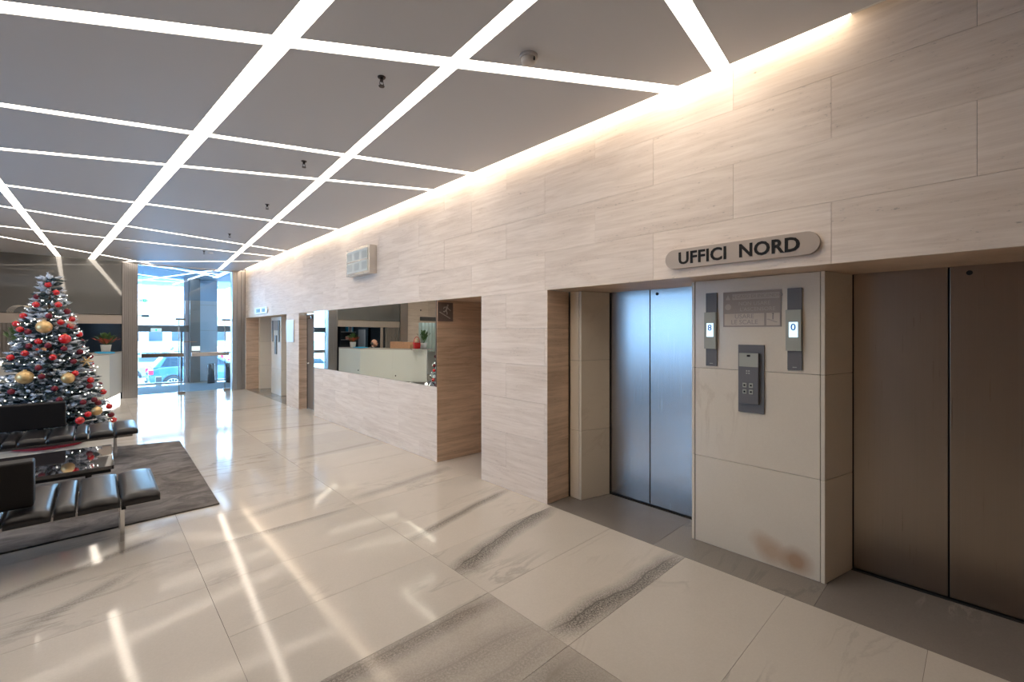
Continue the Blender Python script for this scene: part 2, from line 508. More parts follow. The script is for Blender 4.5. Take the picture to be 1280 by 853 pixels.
def empty(name, loc=(0, 0, 0), rz=0, label=None, cat=None, group=None, kind=None):
    o = bpy.data.objects.new(name, None)
    col.objects.link(o)
    o.location = loc
    o.rotation_euler = (0, 0, rz)
    return tag(o, label, cat, group, kind)
def struct(o): return tag(o, kind='structure')
def copy_tree(o, parent=None):
    c = o.copy()
    col.objects.link(c)
    c.parent = parent
    for ch in o.children: copy_tree(ch, c)
    return c
def text_mesh(s, size, m, name, parent, loc, rot, extrude=0.002, align='CENTER', spacing=1.0, sx=1.0, offset=0.0):
    cu = bpy.data.curves.new(name, 'FONT')
    cu.body = s
    cu.size = size
    cu.extrude = extrude
    cu.align_x = align
    cu.align_y = 'CENTER'
    cu.space_character = spacing
    cu.offset = offset
    cu.resolution_u = 3
    t = bpy.data.objects.new(name + '_tmp', cu)
    col.objects.link(t)
    dg = bpy.context.evaluated_depsgraph_get()
    me = bpy.data.meshes.new_from_object(t.evaluated_get(dg))
    bpy.data.objects.remove(t)
    me.materials.clear()
    me.materials.append(M[m])
    o = bpy.data.objects.new(name, me)
    col.objects.link(o)
    o.location = loc
    o.rotation_euler = rot
    o.scale = (sx, 1, 1)
    o.parent = parent
    return o
RW = (PI / 2, 0, -PI / 2)          # faces -x, reads left to right for someone looking towards +x

# ------------------------------------------------------------------ floor
floor = struct(MB().box(XL, 5.2, YB, YO + 0.1, -0.25, -0.012).build('floor', 'grout'))
XJ = [1.754 - 1.247 * k for k in range(6)][::-1]          # joints parallel to the wall
XJ = XJ + [D - 0.0]
YJ0, YP = 0.1905, 0.6287
# stones whose bands are seen plainly in the photograph, keyed by (column index from the wall, row)
SPECIAL = {
    (0, 3): [(3.02, 2.74, 1.72, 2.38, 0.12, 0.95)],
    (0, 2): [(3.04, 1.475, 1.74, 1.56, 0.13, 0.95)],
    (0, 6): [(3.04, 4.30, 1.80, 4.12, 0.10, 0.45)],
    (0, 4): [(3.02, 3.30, 1.80, 3.03, 0.07, 0.80)],
    (0, 9): [(3.0, 6.05, 1.8, 5.9, 0.07, 0.3)],
    (0, 12): [(3.04, 7.85, 1.8, 8.02, 0.05, 0.55)],
    (1, 5): [(1.73, 4.02, 0.70, 3.92, 0.12, 0.5)],
    (1, 6): [(1.73, 4.55, 0.9, 4.35, 0.10, 0.35)],
    (1, 2): [(1.75, 1.99, 0.50, 2.04, 0.09, 0.9), (1.75, 1.66, 0.5, 1.86, 0.12, 0.55), (1.75, 1.50, 0.5, 1.60, 0.14, 0.5)],
    (1, 1): [(1.75, 1.30, 0.50, 1.30, 0.26, 0.6), (1.75, 0.95, 0.5, 1.0, 0.2, 0.3)],
    (2, 6): [(0.45, 4.42, -0.6, 3.95, 0.06, 0.55)],
    (2, 5): [(0.20, 3.9, -0.35, 3.5, 0.08, 0.45)],
    (2, 3): [(0.1, 2.4, -0.5, 2.5, 0.06, 0.3)],
    (0, 16): [(3.0, 10.6, 1.75, 10.4, 0.08, 0.4)],
    (1, 20): [(1.75, 13.0, 0.5, 12.8, 0.08, 0.4)],
}
tile_cache = {}
def tile(parent, x0, x1, y0, y1, m, name='floor_tile', z=0.0, th=0.012, gap=0.0018):
    w, l = round(x1 - x0 - gap, 4), round(y1 - y0 - gap, 4)
    key = (w, l, m)
    if key not in tile_cache:
        me = MB().box(0, w, 0, l, -th, 0)
        o = me.build(name, m)
        tile_cache[key] = o.data
    else:
        o = bpy.data.objects.new(name, tile_cache[key])
        col.objects.link(o)
    o.location = (x0 + gap / 2, y0 + gap / 2, z + random.uniform(-0.0003, 0))
    o.rotation_euler = (random.uniform(-0.0007, 0.0007), random.uniform(-0.0007, 0.0007), 0)
    o.parent = parent
    return o
row0 = -5
for r in range(row0, 23):
    y0 = YJ0 + YP * (r - 0)
    y1 = min(y0 + YP, 14.42)
    if y1 <= y0: break
    for c in range(6):
        x1 = XJ[6 - c]
        x0 = XJ[5 - c]
        if c > 3 and (r % 1 == 0) and x1 < XL: continue
        key = (c, r)
        m = 'floor'
        if key in SPECIAL:
            nm = 'veined_%d_%d' % key
            dark = key in ((1, 2), (1, 1))
            M[nm] = marble('veined_floor_marble', LT if not dark else (0.50, 0.46, 0.415), DK, 0.5, veins=SPECIAL[key], grey=(0.055, 0.05, 0.047) if not dark else (0.17, 0.15, 0.135), speck=0.3 if not dark else 1.0)
            m = nm
        tile(floor, max(x0, XL), x1, y0, y1, m)
# grey marble in front of the lifts, and the floors of the other recesses
for y0, y1, m in ((-0.9, 0.676, 'floor_dark'), (0.676, 1.70, 'floor_mid'), (1.70, 2.76, 'floor_dark')):
    tile(floor, D, 3.76, y0, y1, m)
tile(floor, D, 5.1, 3.73, 4.58, 'floor')
tile(floor, D, 3.30, 8.77, 9.65, 'floor')
tile(floor, D, 3.8, 10.46, 12.3, 'floor_mid'); tile(floor, D, 3.8, 12.3, 14.05, 'floor_mid')
for i in range(5):
    tile(floor, -1.4 + i * 1.0, -0.4 + i * 1.0, 16.66, YO, 'floor')
# entrance mat, recessed in the floor
dm = MB().box(0.47, 3.0, 14.62, 16.65, -0.012, 0.004).build('entrance_mat', 'doormat')
tag(dm, 'wide blue grey mat in the glazed entrance lobby', 'mat')
for i in range(5):
    tile(floor, -1.4 + i * 1.0, -0.4 + i * 1.0, 14.42, 14.62, 'floor')

# ------------------------------------------------------------------ right wall of travertine slabs
HOLES = [(-0.33, 2.764), (3.728, 4.584), (8.77, 9.65), (10.46, 14.05)]      # openings below the head height
wr = MB()
def seg_boxes(mb, y_from, y_to, z0, z1, holes):
    y = y_from
    for a, b in holes + [(y_to, y_to)]:
        if a > y: mb.box(D + 0.03, D + 0.10, y, a, z0, z1)
        y = b
seg_boxes(wr, YB, YE, -0.01, ZH, [(a - 0.028, b + 0.028) for a, b in HOLES])
wr.box(D + 0.03, D + 0.10, YB, YE + 0.2, ZH + 0.02, 3.6)
wall = struct(wr.build('wall_right', 'grout'))
slab_cache = {}
def slab_x(parent, y0, y1, z0, z1, x=D, th=0.03, m='trav', gap=0.0016, name='travertine_slab'):
    """slab facing -x, front face at x"""
    w, h = round(y1 - y0 - gap, 4), round(z1 - z0 - gap, 4)
    if w < 0.02: return
    key = ('x', w, h, m, th)
    if key not in slab_cache:
        o = MB().box(0, th, 0, w, 0, h).build(name, m)
        slab_cache[key] = o.data
    else:
        o = bpy.data.objects.new(name, slab_cache[key])
        col.objects.link(o)
    o.location = (x - random.uniform(0, 0.0012), y0 + gap / 2, z0 + gap / 2)
    o.parent = parent
    return o
def slab_y(parent, x0, x1, z0, z1, y, face=-1, th=0.025, m='trav_jamb', gap=0.0016, name='travertine_slab'):
    """slab facing -y (face=-1) or +y, front face at y"""
    w, h = round(x1 - x0 - gap, 4), round(z1 - z0 - gap, 4)
    ya = 0 if face < 0 else -th
    key = ('y', w, h, m, face, th)
    if key not in slab_cache:
        o = MB().box(0, w, ya, ya + th, 0, h).build(name, m)
        slab_cache[key] = o.data
    else:
        o = bpy.data.objects.new(name, slab_cache[key])
        col.objects.link(o)
    o.location = (x0 + gap / 2, y, z0 + gap / 2)
    o.parent = parent
    return o
ZB = [0.0, 0.217, 0.571, 0.925, 1.279, 1.633, ZH, 2.340, 2.700, 3.052, 3.40]
for i in range(len(ZB) - 1):
    odd = i % 2 == 0
    off = (0.592 if odd else 0.02)
    js = [off + 1.103 * k for k in range(-3, 14)]
    if i >= 6: js = [j if j < 2.5 else off + (j - off) * 0.999 for j in js]
    js = [YB] + [j for j in js if YB < j < YE] + [YE + 0.0]
    holes = HOLES if ZB[i] < ZH - 0.01 else []
    if holes and ZB[i] >= 0.92: holes = [HOLES[0], HOLES[1], (4.60, 8.755), HOLES[2], HOLES[3]]
    for a, b in zip(js, js[1:]):
        parts = [(a, b)]
        for h0, h1 in holes:
            nxt = []
            for p0, p1 in parts:
                if h1 <= p0 or h0 >= p1: nxt.append((p0, p1)); continue
                if h0 > p0: nxt.append((p0, h0))
                if h1 < p1: nxt.append((h1, p1))
            parts = nxt
        for p0, p1 in parts: slab_x(wall, p0, p1, ZB[i], ZB[i + 1])
CZ = [0.0, 0.217, 0.571, 0.925, 1.279, 1.633, ZH]
def jamb(parent, x0, x1, y, face, m='trav_jamb', zs=CZ, name='travertine_slab'):
    for a, b in zip(zs, zs[1:]): slab_y(parent, x0, x1, a, b, y, face, m=m, name=name)
jamb(wall, D, 3.355, 2.764, -1)          # near lift bay, far jamb
jamb(wall, D, 3.72, -0.33, 1)
jamb(wall, D, 4.9, 4.584, -1)            # stairs opening
jamb(wall, D + 0.03, 4.9, 3.728, 1)
jamb(wall, D, 3.21, 9.65, -1)            # grey door
jamb(wall, D + 0.03, 3.21, 8.77, 1)
jamb(wall, D, 3.37, 14.05, -1)           # far lift bay
jamb(wall, D + 0.03, 3.72, 10.46, 1)
# soffits
for y0, y1, x1 in ((-0.33, 1.2, 3.74), (1.2, 2.764, 3.74), (3.728, 4.584, 4.9), (8.77, 9.65, 3.3), (10.46, 12.3, 3.74), (12.3, 14.05, 3.74)):
    so = MB().box(0, x1 - D - 0.031, 0.001, y1 - y0 - 0.001, 0, 0.03).build('travertine_slab', 'trav_jamb')
    so.location = (D + 0.031, y0, ZH + 0.001)
    so.parent = wall
# the stairs lobby behind the opening
st = MB().box(4.9, 5.0, 3.4, 4.9, -0.01, ZH + 0.1)
st.box(D + 0.1, 5.0, 4.61, 4.7, -0.01, ZH + 0.1); st.box(D + 0.1, 5.0, 3.60, 3.70, -0.01, ZH + 0.1); st.box(D + 0.1, 5.0, 3.6, 4.7, ZH + 0.03, ZH + 0.1)
struct(st.build('wall_stairs', 'trav_jamb'))

# ------------------------------------------------------------------ lift bays
def quad_prism(pts, z0, z1, name, m, parent, bevel=0.002):
    a = sum(pts[i][0] * pts[(i + 1) % len(pts)][1] - pts[(i + 1) % len(pts)][0] * pts[i][1] for i in range(len(pts)))
    if a < 0: pts = pts[::-1]
    return MB().prism(pts, z0, z1).build(name, m, parent, bevel=bevel, seg=1)
ZM = [0.0, 0.655, 1.325, ZH]
def lift_bay(y_far, y_near, wname, stained):
    dy = y_far - 2.764
    w = struct(MB().box(3.79, 3.85, y_near - 0.1, y_far + 0.1, -0.01, ZH + 0.1).build(wname, 'black'))
    for i in range(3):
        z0, z1 = ZM[i] + 0.001, ZM[i + 1] - 0.0015
        # marble return beside the far jamb
        quad_prism([(3.357, 2.746 + dy), (3.357, 2.640 + dy), (3.385, 2.640 + dy), (3.385, 2.746 + dy)], z0, z1, 'marble_slab', 'cream', w)
        quad_prism([(3.357, 2.637 + dy), (3.357, 2.612 + dy), (3.70, 2.528 + dy), (3.70, 2.553 + dy)], z0, z1, 'marble_slab', 'cream', w)
        # pillar between the two doors
        quad_prism([(3.367, 1.520 + dy), (3.367, 0.712 + dy), (3.392, 0.712 + dy), (3.392, 1.520 + dy)], z0, z1, 'marble_slab', 'cream_stained' if (i == 0 and stained) else 'cream', w)
        quad_prism([(3.364, 0.709 + dy), (3.364, 0.686 + dy), (3.715, 0.603 + dy), (3.715, 0.626 + dy)], z0, z1, 'marble_slab', 'cream', w)
        quad_prism([(3.364, 1.523 + dy), (3.364, 1.545 + dy), (3.715, 1.628 + dy), (3.715, 1.606 + dy)], z0, z1, 'marble_slab', 'cream', w)
    MB().box(3.08, 3.80, 2.792 + dy, 2.83 + dy, -0.01, ZH + 0.1).prism([(3.388, 2.80 + dy), (3.388, 2.640 + dy), (3.72, 2.56 + dy), (3.80, 2.56 + dy), (3.80, 2.80 + dy)], -0.01, ZH).build('bay_backing', 'grout', w)
    quad_prism([(3.39, 1.54 + dy), (3.39, 0.70 + dy), (3.78, 0.62 + dy), (3.78, 1.62 + dy)], -0.005, ZH, 'pillar_core', 'grout', w, bevel=0)
    return w
def lift_door(name, y0, ym, y1, hole_y, m):
    d = empty(name, (3.72, (y0 + y1) / 2, 0), kind='structure')
    for a, b in ((y0, ym - 0.004), (ym + 0.004, y1)):
        o = MB().box(3.72, 3.745, a, b, 0.012, 2.02).build('door_panel', m, bevel=0.002)
        o.parent = d; o.location = (-3.72, -(y0 + y1) / 2, 0)
    o = MB().box(3.747, 3.76, y0 - 0.02, y1 + 0.02, 0, 2.02).build('door_recess', 'black', d, (-3.72, -(y0 + y1) / 2, 0))
    o = MB().box(3.70, 3.76, y0 - 0.02, y1 + 0.02, -0.006, 0.006).build('threshold', 'black', d, (-3.72, -(y0 + y1) / 2, 0))
    if hole_y is not None:
        MB().lathe([(0.014, 0), (0.014, 0.006)], 14, (3.716, hole_y, 1.945), 'x').build('release_hole', 'black', d, (-3.72, -(y0 + y1) / 2, 0))
    return d
near_bay = lift_bay(2.764, -0.33, 'wall_lift_bay', True)
far_bay = lift_bay(14.05, 10.46, 'wall_lift_bay_far', False)
lift_door('door_1', 1.66, 2.102, 2.540, 2.03, 'steel')
lift_door('door_2', -0.31, 0.141, 0.598, 0.055, 'steel_shaded')
lift_door('door_3', 1.66 + 11.286, 2.102 + 11.286, 2.54 + 11.286, None, 'steel')
lift_door('door_4', -0.31 + 11.286, 0.141 + 11.286, 0.6 + 11.286, None, 'steel')

# lift position indicators
def indicator(y, z0, z1, w, digit, label):
    t = empty('lift_indicator', (3.367, y, z0), label=label, cat='indicator', group='lift position indicators')
    h = z1 - z0
    MB().box(-0.012, 0, -w / 2, w / 2, 0, h).build('back_plate', 'grey_plate', t, bevel=0.002)
    MB().box(-0.030, -0.012, -w / 2 + 0.001, w / 2 + 0.006, h * 0.235, h * 0.735).build('display_housing', 'pale_plate', t, bevel=0.002)
    s = MB().box(-0.032, -0.030, -w * 0.27, w * 0.33, h * 0.40, h * 0.585).build('display', 'lcd', t)
    text_mesh(digit, 0.062, 'lcd_text', 'digit', s, (-0.0345, w * 0.03, h * 0.520), RW, 0.001, offset=0.0008)
    MB().box(-0.0135, -0.012, -0.012, 0.012, h * 0.03, h * 0.04).build('maker_mark', 'pale_plate', t)
    return t
indicator(1.393, 1.345, 1.89, 0.082, '8', 'slim grey lift indicator with a pale screen reading 8, beside the bluish left lift door')
indicator(0.851, 1.347, 1.889, 0.085, '0', 'slim grey lift indicator reading 0, near the outer corner of the marble pillar')
# call panel
t = empty('call_panel', (3.367, 1.118, 1.03), label='dark grey lift call panel with four square buttons on the marble pillar', cat='panel')
MB().box(-0.012, 0, -0.085, 0.085, 0, 0.478).build('back_plate', 'grey_plate', t, bevel=0.002)
MB().box(-0.036, -0.012, -0.055, 0.070, 0.065, 0.42).build('front_housing', 'grey_plate', t, bevel=0.002)
MB().box(-0.0375, -0.036, -0.055, 0.070, 0.325, 0.42).build('pale_upper_plate', 'pale_plate', t, bevel=0.0004)
MB().box(-0.0385, -0.0375, -0.004, 0.018, 0.395, 0.409).build('logo_mark', 'letter', t)
for dy in (-0.012, 0.030):
    for z in (0.150, 0.195):
        MB().box(-0.040, -0.036, dy - 0.013 + 0.003, dy + 0.013 + 0.003, z - 0.016, z + 0.016).build('button', 'pale_plate', t, bevel=0.001)
        MB().box(-0.0412, -0.040, dy - 0.003, dy + 0.009, z - 0.006, z + 0.006).build('button_mark', 'letter', t)
for a, b, c_, d_ in ((0.0, 0.005, 0.29, 0.30), (0.015, 0.02, 0.29, 0.30), (0.0, 0.005, 0.275, 0.283), (0.015, 0.02, 0.275, 0.283)):
    MB().box(-0.0372, -0.036, a, b + 0.004, c_, d_).build('key_mark', 'pale_plate', t)
# notice
t = empty('fire_notice', (3.367, 1.120, 1.635), label='faded grey and white warning notice about using the stairs on the marble pillar', cat='notice')
MB().box(-0.004, 0, -0.190, 0.190, 0, 0.253).build('plate', 'notice', t)
MB().box(-0.0048, -0.004, -0.178, 0.125, 0.195, 0.236).build('heading_bar', 'notice_line', t)
MB().box(-0.0048, -0.004, -0.085, 0.180, 0.010, 0.095).build('white_field', 'notice_white', t)
MB().box(-0.0048, -0.004, -0.180, -0.098, 0.010, 0.095).build('pictogram_field', 'notice_white', t)
text_mesh('IN CASO DI INCENDIO', 0.033, 'notice', 'lettering', t, (-0.0052, -0.03, 0.216), RW, 0.0003)
text_mesh('NON USARE', 0.037, 'notice_line', 'lettering', t, (-0.0047, -0.02, 0.165), RW, 0.0003)
text_mesh("L'ASCENSORE", 0.037, 'notice_line', 'lettering', t, (-0.0047, -0.04, 0.124), RW, 0.0003)
text_mesh('USARE', 0.044, 'notice_dark', 'lettering', t, (-0.0052, 0.045, 0.074), RW, 0.0003)
text_mesh('LE SCALE', 0.044, 'notice_dark', 'lettering', t, (-0.0052, 0.045, 0.033), RW, 0.0003)
b_ = MB()
for i in range(5): b_.box(-0.0056, -0.0048, -0.165 + i * 0.012, -0.150 + i * 0.012, 0.03 + i * 0.005, 0.034 + i * 0.005)
b_.box(-0.0056, -0.0048, -0.143, -0.135, 0.05, 0.08)
b_.sphere((-0.005, -0.139, 0.087), 0.005, 8, 6)
b_.build('pictogram', 'notice_dark', t)
b_ = MB().lathe([(0.022, 0), (0.022, 0.0008)], 18, (-0.0048, 0.155, 0.145), 'x').build('round_symbol', 'notice_line', t)
b_ = MB().prof([(0.140, 0.196), (0.172, 0.196), (0.156, 0.232)], 'x', -0.0048, -0.004).build('triangle_symbol', 'notice_line', t)

# UFFICI NORD
t = empty('lift_sign', (D, 1.112, 2.118), label='long rounded beige sign reading UFFICI NORD above the near lifts', cat='sign')
L_, R_ = 0.405, 0.068
pts = []
for i in range(13):
    a = PI / 2 + PI * i / 12
    pts.append((-L_ + R_ * math.cos(a), R_ * math.sin(a)))
for i in range(13):
    a = -PI / 2 + PI * i / 12
    pts.append((L_ + R_ * math.cos(a), R_ * math.sin(a)))
MB().prof(pts, 'x', -0.028, -0.0015).build('plate', 'sign', t, bevel=0.002)
text_mesh('UFFICI  NORD', 0.117, 'letter', 'lettering', t, (-0.030, 0.0, -0.002), RW, 0.002, spacing=1.03, sx=0.98, offset=0.0028)

# ------------------------------------------------------------------ framed object high on the wall
t = empty('wall_display_case', (D, 6.58, 2.47), label='silver framed glazed display case high on the travertine wall', cat='display case')
Wc, Hc = 0.41, 0.42
MB().box(-0.125, 0, -Wc, Wc, 0, Hc).build('case', 'clock_frame', t, bevel=0.008)
MB().box(-0.131, -0.125, -Wc + 0.05, Wc - 0.05, 0.04, Hc - 0.04).build('face', 'clock_face', t)
for i in range(3):
    for j in range(2):
        y = -0.26 + i * 0.26
        z = 0.07 + j * 0.165
        MB().box(-0.134, -0.131, y - 0.085, y + 0.085, z, z + 0.11).build('display_cell', 'clock_mark', t)
MB().box(-0.137, -0.131, -Wc + 0.05, Wc - 0.05, 0.205, 0.222).build('middle_rail', 'clock_frame', t)

# ------------------------------------------------------------------ mirror
mi = MB().box(-0.010, 0, 0, 4.15, 0, 1.0588).build('wall_mirror', 'mirror', loc=(D + 0.003, 4.603, 0.928))
mi.rotation_euler = (0, 0.0045, 0)
tag(mi, 'long frameless mirror set in the travertine wall, reflecting the reception desk', 'mirror')
MB().box(-0.014, 0.02, -0.012, -0.002, -0.003, 1.058).build('edge_trim', 'sign_dark', mi)
for y, z in ((0.35, 0.95), (3.6, 0.12), (2.2, 0.06), (1.0, 0.06)):
    MB().lathe([(0.009, 0), (0.009, 0.004)], 10, (-0.014, y, z), 'x').build('fixing_stud', 'letter', mi)

# stairs sign on the jamb
t = empty('stairs_sign', (3.170, 4.584, 1.73), label='square brown sign with a figure running down stairs, on the stairs opening jamb', cat='sign')
MB().box(-0.113, 0.113, -0.006, 0, 0, 0.235).build('plate', 'sign_dark', t)
b_ = MB()
for i in range(7): b_.box(-0.095 + i * 0.024, -0.071 + i * 0.024, -0.0085, -0.006, 0.108 - i * 0.012, 0.116 - i * 0.012)
for i in range(6): b_.box(-0.075 + i * 0.024, -0.068 + i * 0.024, -0.0085, -0.006, 0.100 - i * 0.012, 0.112 - i * 0.012)
b_.build('stairs_pictogram', 'sign_fig', t)
b_ = MB().sphere((0.033, -0.007, 0.200), 0.012, 10, 8, (1, 0.2, 1))
b_.tube([(0.026, -0.007, 0.185), (0.005, -0.007, 0.135)], 0.011, 6)
b_.tube([(0.022, -0.007, 0.180), (-0.02, -0.007, 0.175), (-0.03, -0.007, 0.155)], 0.005, 5)
b_.tube([(0.022, -0.007, 0.175), (0.05, -0.007, 0.150), (0.075, -0.007, 0.135)], 0.005, 5)
b_.tube([(0.005, -0.007, 0.137), (0.02, -0.007, 0.110), (0.02, -0.007, 0.085)], 0.007, 5)
b_.tube([(0.005, -0.007, 0.137), (-0.015, -0.007, 0.120), (-0.035, -0.007, 0.122)], 0.007, 5)
b_.build('figure_pictogram', 'sign_fig', t)

# grey service door
d = empty('door_5', (3.21, 9.21, 0), kind='structure')
MB().box(0, 0.04, -0.40, 0.395, 0.01, ZH - 0.03).build('door_leaf', 'door_grey', d, bevel=0.003)
MB().box(-0.012, 0.05, 0.397, 0.435, 0, ZH).build('door_frame', 'steel', d)
MB().box(-0.012, 0.05, -0.435, -0.402, 0, ZH).build('door_frame', 'steel', d)
h = MB().tube([(-0.055, 0.27, 0.96), (-0.055, 0.12, 0.96)], 0.016, 8)
h.tube([(0.0, 0.27, 0.96), (-0.055, 0.27, 0.96)], 0.013, 8)
h.build('door_handle', 'chrome', d)
MB().box(-0.03, 0.0, 0.1, 0.36, ZH - 0.12, ZH - 0.06).build('door_closer', 'steel', d)
# white plate, far sign
t = MB().box(-0.02, 0, -0.24, 0.24, 0, 0.465).build('notice_plate', 'plate_white', loc=(D, 10.17, 1.385), bevel=0.003)
tag(t, 'plain pale upright plate on the wall between the grey door and far lifts', 'plate')
t = empty('far_lift_sign', (D, 12.44, 2.135), label='small pale blue lettered sign above the far lift bay', cat='sign')
pts2 = [(-L_ * 1.3, -0.075), (L_ * 1.3, -0.075), (L_ * 1.3 + 0.05, 0), (L_ * 1.3, 0.075), (-L_ * 1.3, 0.075), (-L_ * 1.3 - 0.05, 0)]
MB().prof(pts2, 'x', -0.028, -0.0015).build('plate', 'plate_white', t)
b_ = MB()
for k, (ya, yb) in enumerate(((0.40, 0.30), (0.27, 0.18), (0.15, 0.05), (-0.12, -0.22), (-0.25, -0.38))): b_.box(-0.031, -0.028, yb, ya, -0.045, 0.045)
b_.build('lettering', 'bluetext', t)['kind'] = 'stuff'
# plates on the far pillar
def far_plate(y, z0, z1, w, m, label, name, group=None):
    o = MB().box(-0.02, 0, -w / 2, w / 2, 0, z1 - z0).build(name, m, loc=(3.367, y, z0), bevel=0.002)
    tag(o, label, 'panel', group)
far_plate(12.68, 1.345, 1.89, 0.085, 'grey_plate', 'slim grey lift indicator on the left of the far pillar', 'far_lift_indicator', 'far lift indicators')
far_plate(12.13, 1.345, 1.89, 0.085, 'grey_plate', 'slim grey lift indicator on the right of the far pillar', 'far_lift_indicator', 'far lift indicators')
far_plate(12.40, 1.03, 1.51, 0.17, 'grey_plate', 'dark lift call panel on the far marble pillar', 'far_call_panel')
far_plate(12.40, 1.635, 1.888, 0.38, 'notice', 'faded grey notice at the top of the far marble pillar', 'far_notice')

# ------------------------------------------------------------------ ceiling: panels between lines of light
def half(poly, n, d, keep_pos):
    out = []
    k = len(poly)
    for i in range(k):
        a, b = poly[i], poly[(i + 1) % k]
        da = a[0] * n[0] + a[1] * n[1] - d
        db = b[0] * n[0] + b[1] * n[1] - d
        if not keep_pos: da, db = -da, -db
        if da >= 0: out.append(a)
        if (da > 0 > db) or (da < 0 < db):
            t_ = da / (da - db)
            out.append((a[0] + (b[0] - a[0]) * t_, a[1] + (b[1] - a[1]) * t_))
    return out
def area(p): return abs(sum(p[i][0] * p[(i + 1) % len(p)][1] - p[(i + 1) % len(p)][0] * p[i][1] for i in range(len(p)))) / 2
STRIPS = [   # two points on the centre line, width, where it runs
    ((0.820, 2.30), (-0.055, 13.93), 0.115, 'wide ceiling light strip running lengthwise, second from the travertine wall'),
    ((1.590, 1.62), (2.418, 13.80), 0.090, 'wide ceiling light strip running lengthwise, nearest the travertine wall'),
    ((-0.795, 7.70), (-0.603, 14.2), 0.085, 'wide ceiling light strip running lengthwise above the Christmas tree'),
    ((2.12, 1.055), (2.90, 1.144), 0.105, 'short bright light strip meeting the cove above the UFFICI NORD sign'),
    ((-0.360, 3.48), (2.885, 1.50), 0.105, 'crosswise ceiling light strip nearest the camera'),
    ((-0.515, 4.98), (2.872, 3.741), 0.080, 'crosswise ceiling light strip just beyond the smoke detector'),
    ((-0.639, 6.181), (2.861, 4.495), 0.070, 'crosswise ceiling light strip, third from the camera'),
    ((-0.746, 7.678), (2.843, 7.262), 0.080, 'crosswise ceiling light strip passing in front of the display case'),
    ((-0.93, 8.99), (2.838, 9.935), 0.080, 'crosswise ceiling light strip, fifth from the camera'),
    ((-1.106, 10.689), (2.818, 10.833), 0.080, 'crosswise ceiling light strip, sixth from the camera'),
    ((-1.228, 11.874), (0.736, 13.816), 0.075, 'slanting ceiling light strip ending beside the entrance column'),
    ((0.843, 13.748), (2.887, 11.728), 0.075, 'slanting ceiling light strip just before the glass entrance'),
]
rect = [(XL, YB), (CE, YB), (CE, YE), (XL, YE)]
LIT = [(XL, 0.85), (CE, 0.85), (CE, YE), (XL, YE)]      # beyond this the lines are unlit
def strip_poly(a, b, w, base):
    ux, uy = b[0] - a[0], b[1] - a[1]
    L = math.hypot(ux, uy)
    n = (-uy / L, ux / L)
    d = n[0] * a[0] + n[1] * a[1]
    return half(half(base, n, d - w / 2, True), n, d + w / 2, False), n, d
cells = [rect]
for a, b, w, lab in STRIPS:
    _, n, d = strip_poly(a, b, w, rect)
    nxt = []
    for c in cells:
        for q in (half(c, n, d + w / 2, True), half(c, n, d - w / 2, False)):
            if len(q) > 2 and area(q) > 0.004: nxt.append(q)
    cells = nxt
ceil = struct(MB().box(XL - 0.2, 6.2, YB - 0.2, 20.6, 3.56, 3.66).build('ceiling', 'white'))
def ccw(p):
    s = sum(p[i][0] * p[(i + 1) % len(p)][1] - p[(i + 1) % len(p)][0] * p[i][1] for i in range(len(p)))
    return p if s > 0 else p[::-1]
for c in cells:
    q = []
    for p in ccw(c):
        if not q or math.hypot(p[0] - q[-1][0], p[1] - q[-1][1]) > 1e-4: q.append(p)
    if math.hypot(q[0][0] - q[-1][0], q[0][1] - q[-1][1]) < 1e-4: q.pop()
    if len(q) < 3: continue
    MB().prism(q, ZC, ZC + 0.006).build('ceiling_panel', 'ceiling', ceil)
for i, (a, b, w, lab) in enumerate(STRIPS):
    p, n, d = strip_poly(a, b, w + 0.03, LIT)
    pu, _, _ = strip_poly(a, b, w + 0.03, [(XL, YB), (CE, YB), (CE, 0.85), (XL, 0.85)])
    if len(pu) > 2 and area(pu) > 0.01: MB().prism(ccw(pu), ZC + 0.035, ZC + 0.045).build('unlit_diffuser', 'white', ceil)
    zz = ZC + 0.0065 + i * 0.0003
    o = MB().prism(ccw(p), zz, zz + 0.012).build('light_strip', 'strip')
    tag(o, lab, 'ceiling light', 'ceiling light strips')
MB().box(CE - 0.02, D + 0.028, YB, 0.50, ZC + 0.075, ZC + 0.09).build('unlit_diffuser', 'white', ceil)
o = MB().box(CE - 0.02, D + 0.028, 0.50, YE, ZC + 0.075, ZC + 0.09).build('cove_light', 'cove')
tag(o, 'continuous glowing light cove between ceiling and travertine wall', 'ceiling light')
struct(MB().box(CE - 0.02, CE, YB, YE, ZC + 0.02, ZC + 0.075).build('trim_cove', 'white'))

# ceiling fittings
def ray(px, py):
    u, v = (px - 640) / 553.7, (415 - py) / 553.7
    s_, c_ = math.sin(YAW), math.cos(YAW)
    return (s_ + c_ * u, c_ - s_ * u, v)
def on_z(px, py, z):
    r = ray(px, py)
    k = (z - 1.6) / r[2]
    return (r[0] * k, r[1] * k)
t = empty('smoke_detector', (1.921, 1.895, ZC), label='round pale smoke detector on the ceiling between two light strips', cat='detector')
MB().lathe([(0.052, -0.018), (0.056, -0.012), (0.056, 0.0)], 24).build('base', 'smoke', t)
MB().lathe([(0.020, -0.050), (0.038, -0.045), (0.046, -0.034), (0.047, -0.022), (0.047, -0.018)], 24).build('sensor_head', 'smoke', t)
MB().box(-0.004, 0.004, -0.048, -0.044, -0.045, -0.022).build('indicator', 'letter', t)
SP = [('nearest the camera', (477, 103)), ('second from the camera', (380, 206)), ('third from the camera', (334, 259)), ('fourth from the camera', (287, 295)), ('fifth from the camera', (255, 316))]
sp0 = None
